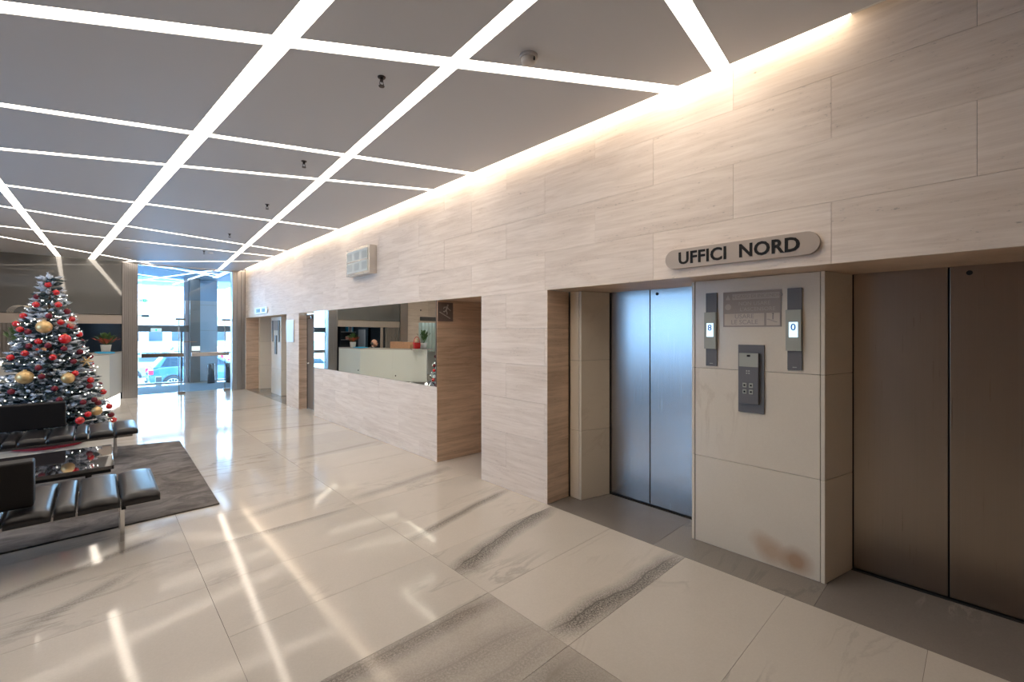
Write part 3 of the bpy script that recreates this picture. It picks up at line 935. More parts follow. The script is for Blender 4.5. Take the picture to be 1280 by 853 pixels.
for txt, (px, py) in SP:
    x, y = on_z(px, py, ZC - 0.035)
    if sp0 is None:
        sp0 = empty('sprinkler', (x, y, ZC))
        MB().lathe([(0.024, -0.006), (0.026, -0.001), (0.026, 0)], 16).build('rose', 'sprinkler', sp0)
        b_ = MB().lathe([(0.010, -0.03), (0.012, -0.006)], 10)
        b_.tube([(0.010, 0, -0.028), (0.014, 0, -0.045), (0.003, 0, -0.060)], 0.003, 5)
        b_.tube([(-0.010, 0, -0.028), (-0.014, 0, -0.045), (-0.003, 0, -0.060)], 0.003, 5)
        b_.build('body', 'sprinkler', sp0)
        MB().lathe([(0.018, -0.064), (0.020, -0.060)], 12).build('deflector', 'sprinkler', sp0)
        s_ = sp0
    else:
        s_ = copy_tree(sp0)
        s_.location = (x, y, ZC)
    tag(s_, 'small dark ceiling sprinkler, ' + txt, 'sprinkler', 'ceiling sprinklers')
for (px, py), txt in (((263, 317), 'beside the fifth sprinkler'), ((160, 311), 'above the ribbed metal column')):
    x, y = on_z(px, py, ZC - 0.01)
    o = MB().lathe([(0.045, -0.012), (0.05, 0)], 18, (0, 0, 0)).build('ceiling_spotlight', 'pot', loc=(x, y, ZC))
    tag(o, 'small round pale ceiling fitting ' + txt, 'ceiling fitting')

# ------------------------------------------------------------------ shell behind and beside the camera
struct(MB().box(XL - 0.2, 6, YB - 0.15, YB, -0.1, 3.6).build('wall_back', 'backwall'))
wl = MB()
wl.box(XL - 0.15, XL, YB, 4.5, -0.1, 3.6); wl.box(XL - 0.15, XL, 8.7, 16.6, -0.1, 3.6)
wl.box(XL - 0.15, XL, 4.5, 8.7, -0.1, 0.80); wl.box(XL - 0.15, XL, 4.5, 8.7, 2.70, 3.6)
struct(wl.build('wall_left', 'trav_jamb'))
w1 = empty('window_1', (XL - 0.07, 6.6, 0.80), kind='structure')
for y in (-2.1, -0.7, 0.65, 2.05): MB().box(-0.03, 0.03, y, y + 0.05, 0, 1.9).build('window_frame', 'door_grey', w1)
for y in (-2.05, -0.65, 0.70): MB().box(-0.004, 0.004, y, y + 1.35, 0, 1.9).build('window_pane', 'glass_dimming', w1)

# far wall beyond the reception (plane y = YE), left of the ribbed column
fw = empty('wall_far', (0, 0, 0), kind='structure')
for x0, x1 in ((-0.62, 0.46), (-1.73, -0.622)):
    MB().box(x0, x1, YE + 0.03, YE + 0.06, 2.01, ZC + 0.02).build('glazed_panel', 'upper', fw)
MB().box(-1.73, 0.46, YE, YE + 0.06, 1.79, 2.000).build('fascia_band', 'band', fw, bevel=0.004)
MB().box(-1.73, 0.46, YE - 0.012, YE + 0.06, 2.000, 2.014).build('fascia_lip', 'chrome', fw)
MB().box(-1.76, 0.46, YE + 0.06, YE + 0.12, 1.99, 3.6).build('backing_wall', 'office', fw)
# ribbed grey wall panels left of the office opening
for i in range(9):
    x = -1.20 - i * 0.060
    MB().box(x - 0.052, x, YE + 0.02, YE + 0.05, 0, 1.79).build('wall_rib', 'door_grey', fw, bevel=0.006)
MB().box(-1.73, -1.20, YE + 0.05, YE + 0.08, 0, 1.79).build('rib_backing', 'grout', fw)
MB().box(-1.10, -1.02, YE, YE + 0.06, 0, 1.79).build('opening_frame', 'band', fw)
# brown metal column, then travertine with a curtained doorway (seen in the mirror)
struct(MB().box(-2.02, -1.73, YE - 0.05, YE + 0.1, 0, ZC).build('trim_1', 'steel_rib'))
fb = MB().box(-2.5, -2.02, YE + 0.04, YE + 0.14, -0.01, 3.6)
fb.box(XL, -2.5, YE + 0.04, YE + 0.14, ZH, 3.6); fb.box(XL, -3.6, YE + 0.04, YE + 0.14, -0.01, ZH)
fl_ = struct(fb.build('wall_far_left', 'trav'))
for i in range(9):
    z0, z1 = ZB[i], ZB[i + 1]
    for x0, x1 in ((-2.5, -2.02),) if z0 < 1.9 else ((-2.9, -2.02), (-4.0, -2.9)):
        slab_y(fl_, x0, x1, z0, min(z1, 3.28), YE + 0.01, -1, m='trav')
cu = MB()
N = 40
for i in range(N):
    x0, x1 = -2.52 - i * 0.027, -2.52 - (i + 1) * 0.027
    y0, y1 = YE + 0.35 + 0.03 * math.sin(i * 1.1), YE + 0.35 + 0.03 * math.sin((i + 1) * 1.1)
    v = [cu.bm.verts.new(p) for p in ((x0, y0, 0.9), (x1, y1, 0.9), (x1, y1, 2.0), (x0, y0, 2.0), (x0, y0 + 0.01, 0.9), (x1, y1 + 0.01, 0.9), (x1, y1 + 0.01, 2.0), (x0, y0 + 0.01, 2.0))]
    for f in ((0, 3, 2, 1), (4, 5, 6, 7)): cu.bm.faces.new([v[k] for k in f])
tag(cu.build('curtain', 'curtain'), 'pale pleated curtain in the far travertine doorway, seen in the mirror', 'curtain')
vt = MB().box(-3.3, -2.55, YE - 0.015, YE + 0.01, 2.06, 2.20).build('air_vent', 'office')
for k in range(4): MB().box(-3.28, -2.57, YE - 0.022, YE - 0.015, 2.08 + k * 0.03, 2.092 + k * 0.03).build('slat', 'door_grey', vt)
tag(vt, 'dark slatted air vent above the curtained doorway', 'vent')
struct(MB().box(XL, -2.0, YE + 0.9, YE + 1.0, 0, 3.6).box(-2.05, -2.0, YE + 0.12, YE + 1, 0, 3.6).build('wall_curtain_room', 'white'))

# office behind the opening
of = MB()
of.box(-2.0, -0.42, 16.3, 16.4, -0.01, 3.6)
struct(of.build('wall_office', 'office'))
sl = MB()
sl.prism(ccw([(0.44, 14.25), (0.47, 14.27), (-0.40, 16.36), (-0.43, 16.34)]), -0.01, 3.6)
struct(sl.build('wall_office_side', 'navy'))
struct(MB().box(-2.0, 0.5, YE + 0.12, 16.3, 2.4, 2.45).build('ceiling_office', 'navy'))
struct(MB().box(-1.95, -0.98, 14.9, 15.0, -0.01, 2.4).box(-1.04, -0.98, 14.9, 16.3, -0.01, 2.4).build('wall_office_inner', 'navy'))
bc = empty('bookcase', (-0.66, 16.27, 0), label='dark wall bookcase with white shelves behind the reception desk', cat='bookcase')
MB().box(-0.40, 0.24, 0, 0.02, 0, 2.0).build('back', 'office', bc)
for z in (1.02, 1.33, 1.62, 1.9): MB().box(-0.40, 0.24, -0.26, 0, z, z + 0.02).build('shelf', 'shelfw', bc)
for x in (-0.42, 0.24): MB().box(x, x + 0.02, -0.26, 0.02, 0, 2.0).build('side_panel', 'office', bc)
bk = [(-0.95, 1.35, 0.18), (-0.915, 1.35, 0.16), (-0.87, 1.35, 0.2), (-0.72, 1.35, 0.12), (-0.9, 1.64, 0.2), (-0.86, 1.64, 0.19), (-0.75, 1.64, 0.2), (-0.71, 1.64, 0.18)]
for i, (x, z, h_) in enumerate(bk):
    o = MB().box(0, 0.025, -0.2, 0, 0, h_).build('binder', ['pot', 'cyan', 'plate_white'][i % 3], loc=(x, 16.26, z + 0.0))
    tag(o, ORD[i % 4] + ' binder from the left on the ' + ('lower' if z < 1.5 else 'upper') + ' shelf of the office bookcase', 'binder', 'binders on the office bookcase')
o = MB().box(-0.97, -0.955, 15.2, 15.75, 1.0, 1.72).build('office_poster', 'plate_white')
tag(o, 'pale poster on the office side wall behind the clerk', 'poster')

# ------------------------------------------------------------------ metal columns flanking the entrance
def ribbed(name, x0, x1, y, z1, n, m, ribs=True):
    c = struct(MB().box(x0, x1, y + 0.02, y + 0.26, 0, z1).build(name, m))
    w = (x1 - x0) / n
    if ribs:
        for i in range(n):
            MB().box(x0 + i * w + 0.003, x0 + (i + 1) * w - 0.003, y, y + 0.02, 0, z1).build('rib', m, c, bevel=0.003, seg=1)
    return c
ribbed('trim_2', 0.464, 0.752, YE, ZC, 8, 'steel_rib')
ribbed('trim_3', 2.735, 3.045, YE, ZC, 3, 'steel_rib')

# ------------------------------------------------------------------ entrance: inner glass front with two door leaves
eg = empty('window_2', (0, 0, 0), kind='structure')
MB().box(0.752, 2.735, YE + 0.15, YE + 0.162, 2.42, ZC).build('transom_pane', 'glass_blue', eg)
MB().box(0.752, 2.735, YE + 0.13, YE + 0.18, ZC - 0.03, ZC + 0.02).build('head_rail', 'chrome', eg)
def leaf(x0, x1, name):
    d = empty(name, ((x0 + x1) / 2, YE + 0.156, 0), kind='structure')
    w = (x1 - x0) / 2
    MB().box(-w, w, -0.006, 0.006, 0.03, 2.41).build('door_pane', 'glass', d)
    MB().box(-w + 0.03, w - 0.03, -0.05, -0.02, 0.955, 1.055).build('push_bar', 'chrome', d, bevel=0.004)
    MB().box(w - 0.16, w, -0.03, 0.03, 0.0, 0.05).build('floor_hinge', 'door_grey', d)
    MB().box(w - 0.20, w, -0.03, 0.03, 1.90, 1.95).build('patch_fitting', 'door_grey', d)
    MB().tube([(w - 0.13, -0.02, 0.05), (w - 0.13, -0.02, 1.95)], 0.010, 8).build('vertical_rod', 'steel', d)
    return d
leaf(0.79, 1.70, 'door_6')
leaf(1.80, 2.71, 'door_7')
MB().box(1.84, 2.02, YE + 0.14, YE + 0.149, 1.10, 1.22).build('door_label', 'signwhite', eg)
MB().box(1.62, 1.95, YE + 0.14, YE + 0.149, 1.33, 1.345).build('door_strip', 'cardboard', eg)
# outer front
og = empty('window_3', (0, 0, 0), kind='structure')
MB().box(-1.5, 3.5, YO - 0.06, YO + 0.06, 1.60, 1.80).build('header_beam', 'door_grey', og)
for x in (-0.4, 0.75, 2.04): MB().box(x, x + 0.13 if x > 2 else x + 0.05, YO - 0.03, YO + 0.03, 0, ZC).build('mullion', 'plate_white', og)
MB().box(1.95, 2.0, YO - 0.04, YO + 0.04, 0, 1.6).build('door_stile', 'door_grey', og)
for x0, x1 in ((-1.5, -0.4), (-0.35, 0.75), (0.8, 2.04), (2.9, 3.5)):
    MB().box(x0, x1, YO - 0.006, YO + 0.006, 1.8, ZC).build('pane', 'glass', og)
    MB().box(x0, x1, YO - 0.006, YO + 0.006, 0.0, 1.6).build('pane', 'glass', og)
MB().box(-1.5, 3.5, YO - 0.05, YO + 0.08, -0.02, 0.03).build('sill', 'plate_white', og)
sg = MB().box(1.22, 1.48, YO - 0.09, YO - 0.07, 1.60, 1.71).build('header_sign', 'signwhite')
tag(sg, 'small pale green sign on the beam over the outer doors', 'sign')
MB().box(1.33, 1.37, YO - 0.094, YO - 0.09, 1.63, 1.68).build('arrow_mark', 'green', sg)
# steel clad wall right of the outer doors
vw = struct(MB().box(2.43, 2.93, YO - 0.08, YO + 0.02, -0.01, ZC + 0.1).build('wall_vestibule', 'steel_rib'))
for k in range(4):
    MB().box(2.435, 2.925, YO - 0.10, YO - 0.08, 0.01 + k * 0.82, 0.82 * (k + 1)).build('steel_panel', 'lobby_panel', vw, bevel=0.003)
pl = struct(MB().box(2.16, 2.43, YO - 0.30, YO + 0.05, -0.01, ZC).build('trim_4', 'door_grey'))
for k in range(4):
    MB().box(2.165, 2.425, YO - 0.315, YO - 0.30, 0.01 + k * 0.82, 0.82 * (k + 1)).build('steel_panel', 'door_grey', pl, bevel=0.003)
# vestibule side walls and ceiling / canopy
struct(MB().box(3.6, 3.7, YE + 0.26, YO, -0.01, 3.6).box(3.05, 3.7, YE + 0.2, YE + 0.26, -0.01, 3.6).build('wall_vestibule_side', 'white'))
struct(MB().box(-1.6, -1.5, 16.4, YO + 0.1, -0.01, 3.6).build('wall_vestibule_end', 'white'))
struct(MB().box(-1.6, 3.7, YE + 0.06, 20.5, ZC, ZC + 0.03).build('ceiling_vestibule', 'ceiling'))
for a, b, w, txt in (((1.008, 19.0), (2.364, 14.3), 0.07, 'long slanting'), ((0.30, 16.3), (3.218, 18.986), 0.07, 'diagonal'), ((0.79, 14.35), (2.6, 15.30), 0.07, 'slanting inner'), ((0.2, 18.6), (2.6, 18.6), 0.06, 'crosswise outer'), ((2.68, 14.3), (2.69, 16.25), 0.13, 'wide lengthwise'), ((2.0, 19.6), (2.33, 15.3), 0.06, 'narrow lengthwise'), ((1.2, 14.3), (2.6, 15.9), 0.06, 'slanting second')):
    ux, uy = b[0] - a[0], b[1] - a[1]
    L = math.hypot(ux, uy)
    nx, ny = -uy / L * w / 2, ux / L * w / 2
    o = MB().prism(ccw([(a[0] + nx, a[1] + ny), (b[0] + nx, b[1] + ny), (b[0] - nx, b[1] - ny), (a[0] - nx, a[1] - ny)]), ZC - 0.008, ZC - 0.001).build('lobby_light_strip', 'stripb')
    tag(o, txt + ' light strip in the glazed entrance lobby ceiling', 'ceiling light', 'entrance lobby light strips')
# exit sign and rails in the lobby
t = empty('exit_sign', (0.955, 15.9, 2.42), label='green and white exit sign hanging in the glazed entrance lobby', cat='sign')
MB().box(-0.10, 0.12, -0.01, 0.01, 0, 0.09).build('white_plate', 'signwhite', t)
MB().box(0.0, 0.07, -0.014, -0.01, 0, 0.09).build('green_field', 'green', t)
MB().prof([(0.015, 0.045), (0.04, 0.02), (0.04, 0.035), (0.06, 0.035), (0.06, 0.055), (0.04, 0.055), (0.04, 0.07)], 'y', -0.018, -0.014).build('arrow', 'signwhite', t)
MB().tube([(-0.1, 0, 0.12), (0.12, 0, 0.12)], 0.008, 6).tube([(0.0, 0, 0.09), (0.0, 0, 0.855)], 0.003, 5).build('hanging_rail', 'door_grey', t)
MB().box(-0.14, 0.13, -0.012, 0.012, -0.37, -0.35).box(-0.03, 0.13, -0.012, 0.012, -0.41, -0.37).build('lower_rail', 'door_grey', t)

# litter bins in the lobby
def bin_(x, y, label, group='steel bins in the entrance'):
    t = empty('steel_bin', (x, y, 0), label=label, cat='bin', group=group)
    MB().lathe([(0.10, 0.0), (0.10, 0.58), (0.097, 0.60)], 24).build('body', 'steel', t)
    MB().lathe([(0.085, 0.601), (0.085, 0.61)], 20).build('lid', 'black', t)
bin_(2.62, 16.45, 'upright cylindrical steel bin inside the entrance lobby')
bin_(3.10, 16.45, 'cylindrical steel bin behind the hinged edge of the right glass door')

# ------------------------------------------------------------------ outdoors
GZ = -1.1
struct(MB().box(-60, 80, 18.1, 160, GZ - 0.1, GZ).build('ground', 'asphalt'))
struct(MB().box(-8, 12, YO + 0.08, 18.1, -1.1, -0.04).build('terrace', 'pave'))
o = MB().box(-0.075, 0.075, -0.07, 0.07, 0, 0.22).build('planter_box', 'door_grey', loc=(1.45, 17.85, -0.04), bevel=0.01)
tag(o, 'small dark box on the terrace outside the glass doors', 'bin')
M['car_blue'] = mat('car_paint_blue', (0.05, 0.14, 0.26), 0.2, coat=1)
M['car_white'] = mat('car_paint_white', (0.75, 0.77, 0.8), 0.25, coat=1)
M['car_grey'] = mat('car_paint_grey', (0.3, 0.33, 0.36), 0.25, coat=1)
def make_car(paint, suv, name):
    """car along +x (rear at x=0), built from a lofted section list"""
    t = empty(name)
    L, W = 4.6, 0.92
    H = 1.62 if suv else 1.42
    prof = [(0.0, 0.55, 0.80), (0.06, 0.35, 0.98), (0.35, 0.30, 1.08), (0.9, 0.28, 1.12), (2.6, 0.28, 1.08), (3.5, 0.28, 1.02), (4.2, 0.30, 0.88), (4.52, 0.36, 0.72), (4.6, 0.45, 0.60)]
    bm = MB()
    rings = []
    for x, zb, zt in prof:
        wf = W * (0.86 if x < 0.05 or x > 4.55 else (0.94 if x < 0.2 or x > 4.3 else 1))
        zm = (zb + zt) / 2
        pts = [(-wf * 0.9, zb), (-wf, zb + 0.1), (-wf, zm + 0.1), (-wf * 0.93, zt), (wf * 0.93, zt), (wf, zm + 0.1), (wf, zb + 0.1), (wf * 0.9, zb)]
        rings.append([bm.bm.verts.new((x, y, z)) for y, z in pts])
    for a, b in zip(rings, rings[1:]):
        for i in range(8):
            bm.bm.faces.new((a[i], a[(i + 1) % 8], b[(i + 1) % 8], b[i]))
    bm.bm.faces.new(rings[0]); bm.bm.faces.new(rings[-1][::-1])
    bm.build('body', paint, t, bevel=0.03)
    cab = MB()
    g0, g1 = (0.12, 3.35)
    base = [(g0, -0.84, 1.06), (g1, -0.84, 1.06), (g1, 0.84, 1.06), (g0, 0.84, 1.06)]
    top = [(g0 + 0.45, -0.66, H), (g1 - 0.95, -0.66, H), (g1 - 0.95, 0.66, H), (g0 + 0.45, 0.66, H)]
    vb = [cab.bm.verts.new(p) for p in base]
    vt_ = [cab.bm.verts.new(p) for p in top]
    cab.bm.faces.new(vt_)
    cab.bm.faces.new(vb[::-1])
    for i in range(4): cab.bm.faces.new((vb[i], vb[(i + 1) % 4], vt_[(i + 1) % 4], vt_[i]))
    cab.build('cabin', paint, t, bevel=0.05)
    def side_win(xa, xb, sl_a, sl_b):
        for s in (-1, 1):
            m_ = MB()
            def P(x, f):
                y = 0.84 + (0.66 - 0.84) * f
                return (x, s * (y + 0.006), 1.06 + (H - 1.06) * f)
            q = [m_.bm.verts.new(p) for p in (P(xa, 0.12), P(xb, 0.12), P(xb - sl_b, 0.85), P(xa + sl_a, 0.85))]
            q2 = [m_.bm.verts.new((p.co.x, p.co.y - s * 0.02, p.co.z)) for p in q]
            m_.bm.faces.new(q); m_.bm.faces.new(q2[::-1])
            for i in range(4): m_.bm.faces.new((q[i], q2[i], q2[(i + 1) % 4], q[(i + 1) % 4]))
            m_.build('side_window', 'carglass', t)
    side_win(0.42, 1.05, 0.22, 0.0)
    side_win(1.12, 2.02, 0.0, 0.0)
    side_win(2.09, 3.10, 0.0, 0.70)
    w_ = MB()
    q = [w_.bm.verts.new(p) for p in ((g1 - 0.07, -0.72, 1.15), (g1 - 0.07, 0.72, 1.15), (g1 - 0.85, 0.62, H - 0.04), (g1 - 0.85, -0.62, H - 0.04))]
    q2 = [w_.bm.verts.new((p.co.x + 0.03, p.co.y, p.co.z + 0.01)) for p in q]
    w_.bm.faces.new(q[::-1]); w_.bm.faces.new(q2)
    for i in range(4): w_.bm.faces.new((q[i], q[(i + 1) % 4], q2[(i + 1) % 4], q2[i]))
    w_.build('windscreen', 'carglass', t)
    for s in (-1, 1):
        for x in (0.85, 3.62):
            wh = MB().lathe([(0.24, -0.10), (0.34, -0.09), (0.35, -0.05), (0.35, 0.05), (0.34, 0.09), (0.24, 0.10)], 24, (x, s * 0.84, 0.35), 'y').build('wheel', 'tyre', t)
            r_ = MB().lathe([(0.07, 0.0), (0.07, 0.02)], 12, (x, s * 0.945 - 0.01, 0.35), 'y')
            for k in range(10):
                a = 2 * PI * k / 10
                r_.tube([(x + 0.05 * math.cos(a), s * 0.945, 0.35 + 0.05 * math.sin(a)), (x + 0.23 * math.cos(a), s * 0.945, 0.35 + 0.23 * math.sin(a))], 0.018, 4)
            r_.tube([(x + 0.235 * math.cos(2 * PI * k / 20), s * 0.945, 0.35 + 0.235 * math.sin(2 * PI * k / 20)) for k in range(21)], 0.015, 4)
            r_.build('rim', 'rim', wh)
            MB().lathe([(0.40, 0), (0.40, 0.01)], 24, (x, s * 0.925 - (0.01 if s > 0 else 0), 0.37), 'y').build('wheel_arch', 'tyre', t)
        MB().box(-0.01, 0.16, s * 0.80 - 0.1, s * 0.80 + 0.1, 0.80, 1.0).build('tail_light', 'tail', t, bevel=0.02)
        MB().box(4.40, 4.56, s * 0.68 - 0.14, s * 0.68 + 0.14, 0.62, 0.76).build('headlight', 'rim', t, bevel=0.02)
    return t
car = make_car('car_blue', True, 'car')
car.location = (1.70, 26.0, GZ)
tag(car, 'blue estate car with red tail light parked outside the glass doors', 'car')
carw = make_car('car_white', False, 'car')
carw.location = (-3.15, 24.3, GZ)
carw.rotation_euler = (0, 0, math.radians(4))
tag(carw, 'white car with its front towards the blue car, left of it outside', 'car')
GR = 'distant parked cars outside'
cg = make_car('car_grey', False, 'car')
cg.location = (0.5, 31, GZ)
tag(cg, 'pale grey parked car directly beyond the blue car', 'car', GR)
for i, (x, y, r, txt) in enumerate(((6.2, 32, 5, 'white car parked behind the front of the blue car'), (1.0, 37, 0, 'grey car in the second row beyond the blue car, left one'), (6.5, 38, 0, 'white car in the second row beyond the blue car, right one'), (-4.5, 33, 0, 'grey car at the far left of the first row, seen only in the mirror'), (2.5, 45, 90, 'white car nose on in the last row, left'), (5.5, 46, 88, 'grey car nose on in the last row, middle'), (8.4, 45, 92, 'white car nose on in the last row, right'))):
    c2 = copy_tree(cg if i % 2 else carw)
    c2.location = (x, y, GZ + 0.02)
    c2.rotation_euler = (0, 0, math.radians(r))
    tag(c2, txt, 'car', GR)
t = empty('far_building', (8, 90, GZ), label='long pale building in the haze beyond the parked cars', cat='building')
MB().box(-30, 30, 0, 8, 0, 5.2).build('wall', 'building', t)
MB().box(-30.5, 30.5, -0.5, 8.5, 5.2, 5.6).build('roof', 'pave', t)
for k in range(20):
    MB().box(-28 + k * 2.9, -26.3 + k * 2.9, -0.05, 0.0, 1.2, 3.4).build('window', 'carglass', t)

# ------------------------------------------------------------------ reception desk
P0, P1, P2 = (0.455, 14.02), (0.22, 12.98), (-0.95, 11.10)
P3 = (-1.40, 12.20)
desk = empty('reception_desk', (P1[0], P1[1], 0), label='long pale green glass reception desk over a glowing plinth', cat='desk')
def off_poly(a, b, back, out=0.0):
    ux, uy = b[0] - a[0], b[1] - a[1]
    L = math.hypot(ux, uy)
    n = (uy / L, -ux / L)          # points behind the desk (-x,+y side when going from P0 to P2)
    return L, (ux / L, uy / L), n
def desk_piece(a, b, t0, t1, z0, z1, name, m, bevel=0.0):
    L, u, n = off_poly(a, b, 0)
    pts = [(a[0] + n[0] * t0, a[1] + n[1] * t0), (b[0] + n[0] * t0, b[1] + n[1] * t0), (b[0] + n[0] * t1, b[1] + n[1] * t1), (a[0] + n[0] * t1, a[1] + n[1] * t1)]
    pts = [(x - P1[0], y - P1[1]) for x, y in pts]
    return MB().prism(ccw(pts), z0, z1).build(name, m, desk, bevel=bevel, seg=1)
DZ0, DZ1 = 0.17, 1.10
for a, b in ((P0, P1), (P1, P2), (P2, P3)):
    L, u, n = off_poly(a, b, 0)
    k = max(1, round(L / 1.1))
    for i in range(k):
        a2 = (a[0] + (b[0] - a[0]) * i / k + u[0] * 0.002, a[1] + (b[1] - a[1]) * i / k + u[1] * 0.002)
        b2 = (a[0] + (b[0] - a[0]) * (i + 1) / k - u[0] * 0.002, a[1] + (b[1] - a[1]) * (i + 1) / k - u[1] * 0.002)
        desk_piece(a2, b2, 0.0, 0.02, DZ0, DZ1, 'front_panel', 'desk')
    desk_piece(a, b, -0.01, 0.42, DZ1, DZ1 + 0.035, 'counter_top', 'desk_top', 0.003)
    desk_piece(a, b, 0.021, 0.42, DZ0 - 0.025, DZ0, 'base_tray', 'door_grey')
    desk_piece(a, b, 0.03, 0.045, 0.0, DZ0 - 0.025, 'plinth_light', 'plinth')
    desk_piece(a, b, 0.05, 0.40, 0.0, DZ0 - 0.025, 'plinth', 'door_grey')
ZT = DZ1 + 0.036
def along(t, back=0.15):
    a, b = P1, P2
    L, u, n = off_poly(a, b, 0)
    return (a[0] + (b[0] - a[0]) * t + n[0] * back, a[1] + (b[1] - a[1]) * t + n[1] * back)
# potted plants
def plant(x, y, red, label):
    t = empty('potted_plant', (x, y, ZT), label=label, cat='plant')
    MB().lathe([(0.075, 0), (0.095, 0.16), (0.10, 0.17), (0.088, 0.17), (0.085, 0.15)], 20).build('pot', 'pot', t)
    lf, rd = MB(), MB()
    for i in range(150 if red else 60):
        a = random.uniform(0, 2 * PI)
        tilt = random.uniform(0.05, 0.75) if not red else random.uniform(0.2, 1.2)
        h0 = 0.17
        Ls = random.uniform(0.18, 0.42) if not red else random.uniform(0.13, 0.31)
        d_ = Vector((math.cos(a) * math.sin(tilt), math.sin(a) * math.sin(tilt), math.cos(tilt)))
        tip = Vector((0, 0, h0)) + d_ * Ls
        s_ = d_.cross(Vector((0, 0, 1))).normalized() * random.uniform(0.02, 0.04)
        st_ = tip - d_ * 0.12
        mid = tip - d_ * 0.05 + Vector((0, 0, 0.01))
        tgt = rd if (red and tip.z < 0.34 and d_.z < 0.85) else lf
        v = [tgt.bm.verts.new(p) for p in (st_, mid + s_, tip, mid - s_)]
        tgt.bm.faces.new(v)
        if i % 3 == 0: lf.tube([(0, 0, h0 - 0.03), st_], 0.003, 3)
    o = lf.build('foliage', 'leaf', t); o['kind'] = 'stuff'
    if red: o = rd.build('red_bracts', 'redleaf', t); o['kind'] = 'stuff'
    else: rd.bm.free()
plant(0.17, 13.62, True, 'red leaved potted plant in a white pot at the far end of the reception desk')
xx, yy = along(0.925, 0.12)
plant(xx, yy, False, 'green leafy plant in a white pot at the near end of the reception desk')
# parcels
for i, (t_, w, d2, h_, txt) in enumerate(((0.50, 0.28, 0.24, 0.20, 'leftmost'), (0.64, 0.42, 0.26, 0.19, 'longest, middle'), (0.765, 0.20, 0.22, 0.18, 'beside the red gift bag'))):
    x, y = along(t_, 0.2)
    a = math.atan2(P2[1] - P1[1], P2[0] - P1[0])
    o = MB().box(-w / 2, w / 2, -d2 / 2, d2 / 2, 0, h_).build('parcel', 'cardboard', loc=(x, y, ZT), rotz=a, bevel=0.004)
    MB().box(-w / 2 - 0.001, w / 2 + 0.001, -0.02, 0.02, h_ - 0.0, h_ + 0.002).build('tape', 'beige', o)
    tag(o, 'brown cardboard parcel on the reception desk, ' + txt, 'box', 'parcels on the reception desk')
x, y = along(0.825, 0.12)
t = empty('gift_bag', (x, y, ZT), label='red gift bag with a beige ball on the desk, beside the green plant', cat='bag')
MB().prof([(-0.09, 0), (0.09, 0), (0.105, 0.18), (-0.105, 0.18)], 'y', -0.05, 0.05).build('bag', 'redgift', t, bevel=0.01)
MB().sphere((0, 0, 0.23), 0.075, 14, 10).build('ball', 'beige', t)
MB().tube([(-0.10 * math.cos(a_), 0, 0.18 + 0.17 * math.sin(a_)) for a_ in [PI * k / 10 for k in range(11)]], 0.010, 6).build('bag_handle', 'redgift', t)
o = MB().box(-0.05, 0.22, -0.28, 0.30, 0, 0.022).build('document_tray', 'cyan', loc=(0.06, 13.12, ZT), rotz=0.1, bevel=0.004)
tag(o, 'flat bright blue folder lying on the reception desk', 'folder')

# added unseen lights that brighten the office shelves and the far curtain
def lamp(name, x, y, z, sx, sy, power, c, label):
    t = empty(name, (x, y, z), label=label, cat='ceiling light')
    MB().box(-sx / 2 - 0.02, sx / 2 + 0.02, -sy / 2 - 0.02, sy / 2 + 0.02, 0.0, 0.04).build('housing', 'white', t)
    MB().box(-sx / 2, sx / 2, -sy / 2, sy / 2, -0.004, 0.0).build('diffuser', 'added_fill_light', t)
M['added_fill_light'] = emit('added_fill_light', (0.9, 0.96, 1.0), 7)
lamp('added_fill_light', -0.30, 14.75, 2.35, 0.6, 0.3, 0, 0, 'added unseen light brightening the office shelves behind the reception desk')
lamp('added_curtain_light', -3.0, 14.36, 2.3, 0.9, 0.12, 0, 0, 'added unseen light brightening the pleated curtain')
# clerk behind the desk (seen in the mirror)
def skin_body(name, verts, edges, radii, m, parent, sub=1):
    me = bpy.data.meshes.new(name)
    me.from_pydata(verts, edges, [])
    me.materials.append(M[m])
    o = bpy.data.objects.new(name, me)
    col.objects.link(o)
    sk = o.modifiers.new('skin', 'SKIN')
    if not me.skin_vertices: me.attributes.new('x', 'FLOAT', 'POINT')
    for v, r in zip(me.skin_vertices[0].data, radii): v.radius = (r, r) if not isinstance(r, tuple) else r
    me.skin_vertices[0].data[0].use_root = True
    sk.use_smooth_shade = True
    ss = o.modifiers.new('sub', 'SUBSURF')
    ss.levels = sub; ss.render_levels = sub
    if parent: o.parent = parent
    return o
per = empty('person', (-0.36, 13.42, 0), math.radians(-62), label='balding clerk in a dark jacket looking down behind the reception desk, seen in the mirror', cat='person')
# local axes: faces -y ; sitting, head bowed
bv = [(0, 0.05, 0.56), (0, 0.06, 0.74), (0, 0.04, 0.95), (0, 0.00, 1.08), (0, -0.03, 1.14),
      (-0.17, 0.01, 1.06), (-0.24, -0.08, 0.84), (-0.17, -0.27, 0.83), (0.17, 0.01, 1.06), (0.24, -0.08, 0.84), (0.17, -0.27, 0.83),
      (-0.10, -0.05, 0.54), (-0.13, -0.40, 0.52), (-0.13, -0.40, 0.10), (0.10, -0.05, 0.54), (0.13, -0.40, 0.52), (0.13, -0.40, 0.10)]
be = [(0, 1), (1, 2), (2, 3), (3, 4), (3, 5), (5, 6), (6, 7), (3, 8), (8, 9), (9, 10), (0, 11), (11, 12), (12, 13), (0, 14), (14, 15), (15, 16)]
br = [(0.16, 0.12), (0.15, 0.11), (0.17, 0.12), (0.12, 0.09), 0.055, 0.065, 0.05, 0.035, 0.065, 0.05, 0.035, 0.085, 0.065, 0.045, 0.085, 0.065, 0.045]
skin_body('clothed_body', bv, be, br, 'suit', per, 2)
hd = MB()
hd.sphere((0, -0.075, 1.275), 0.098, 20, 16, (0.80, 1.0, 1.16))
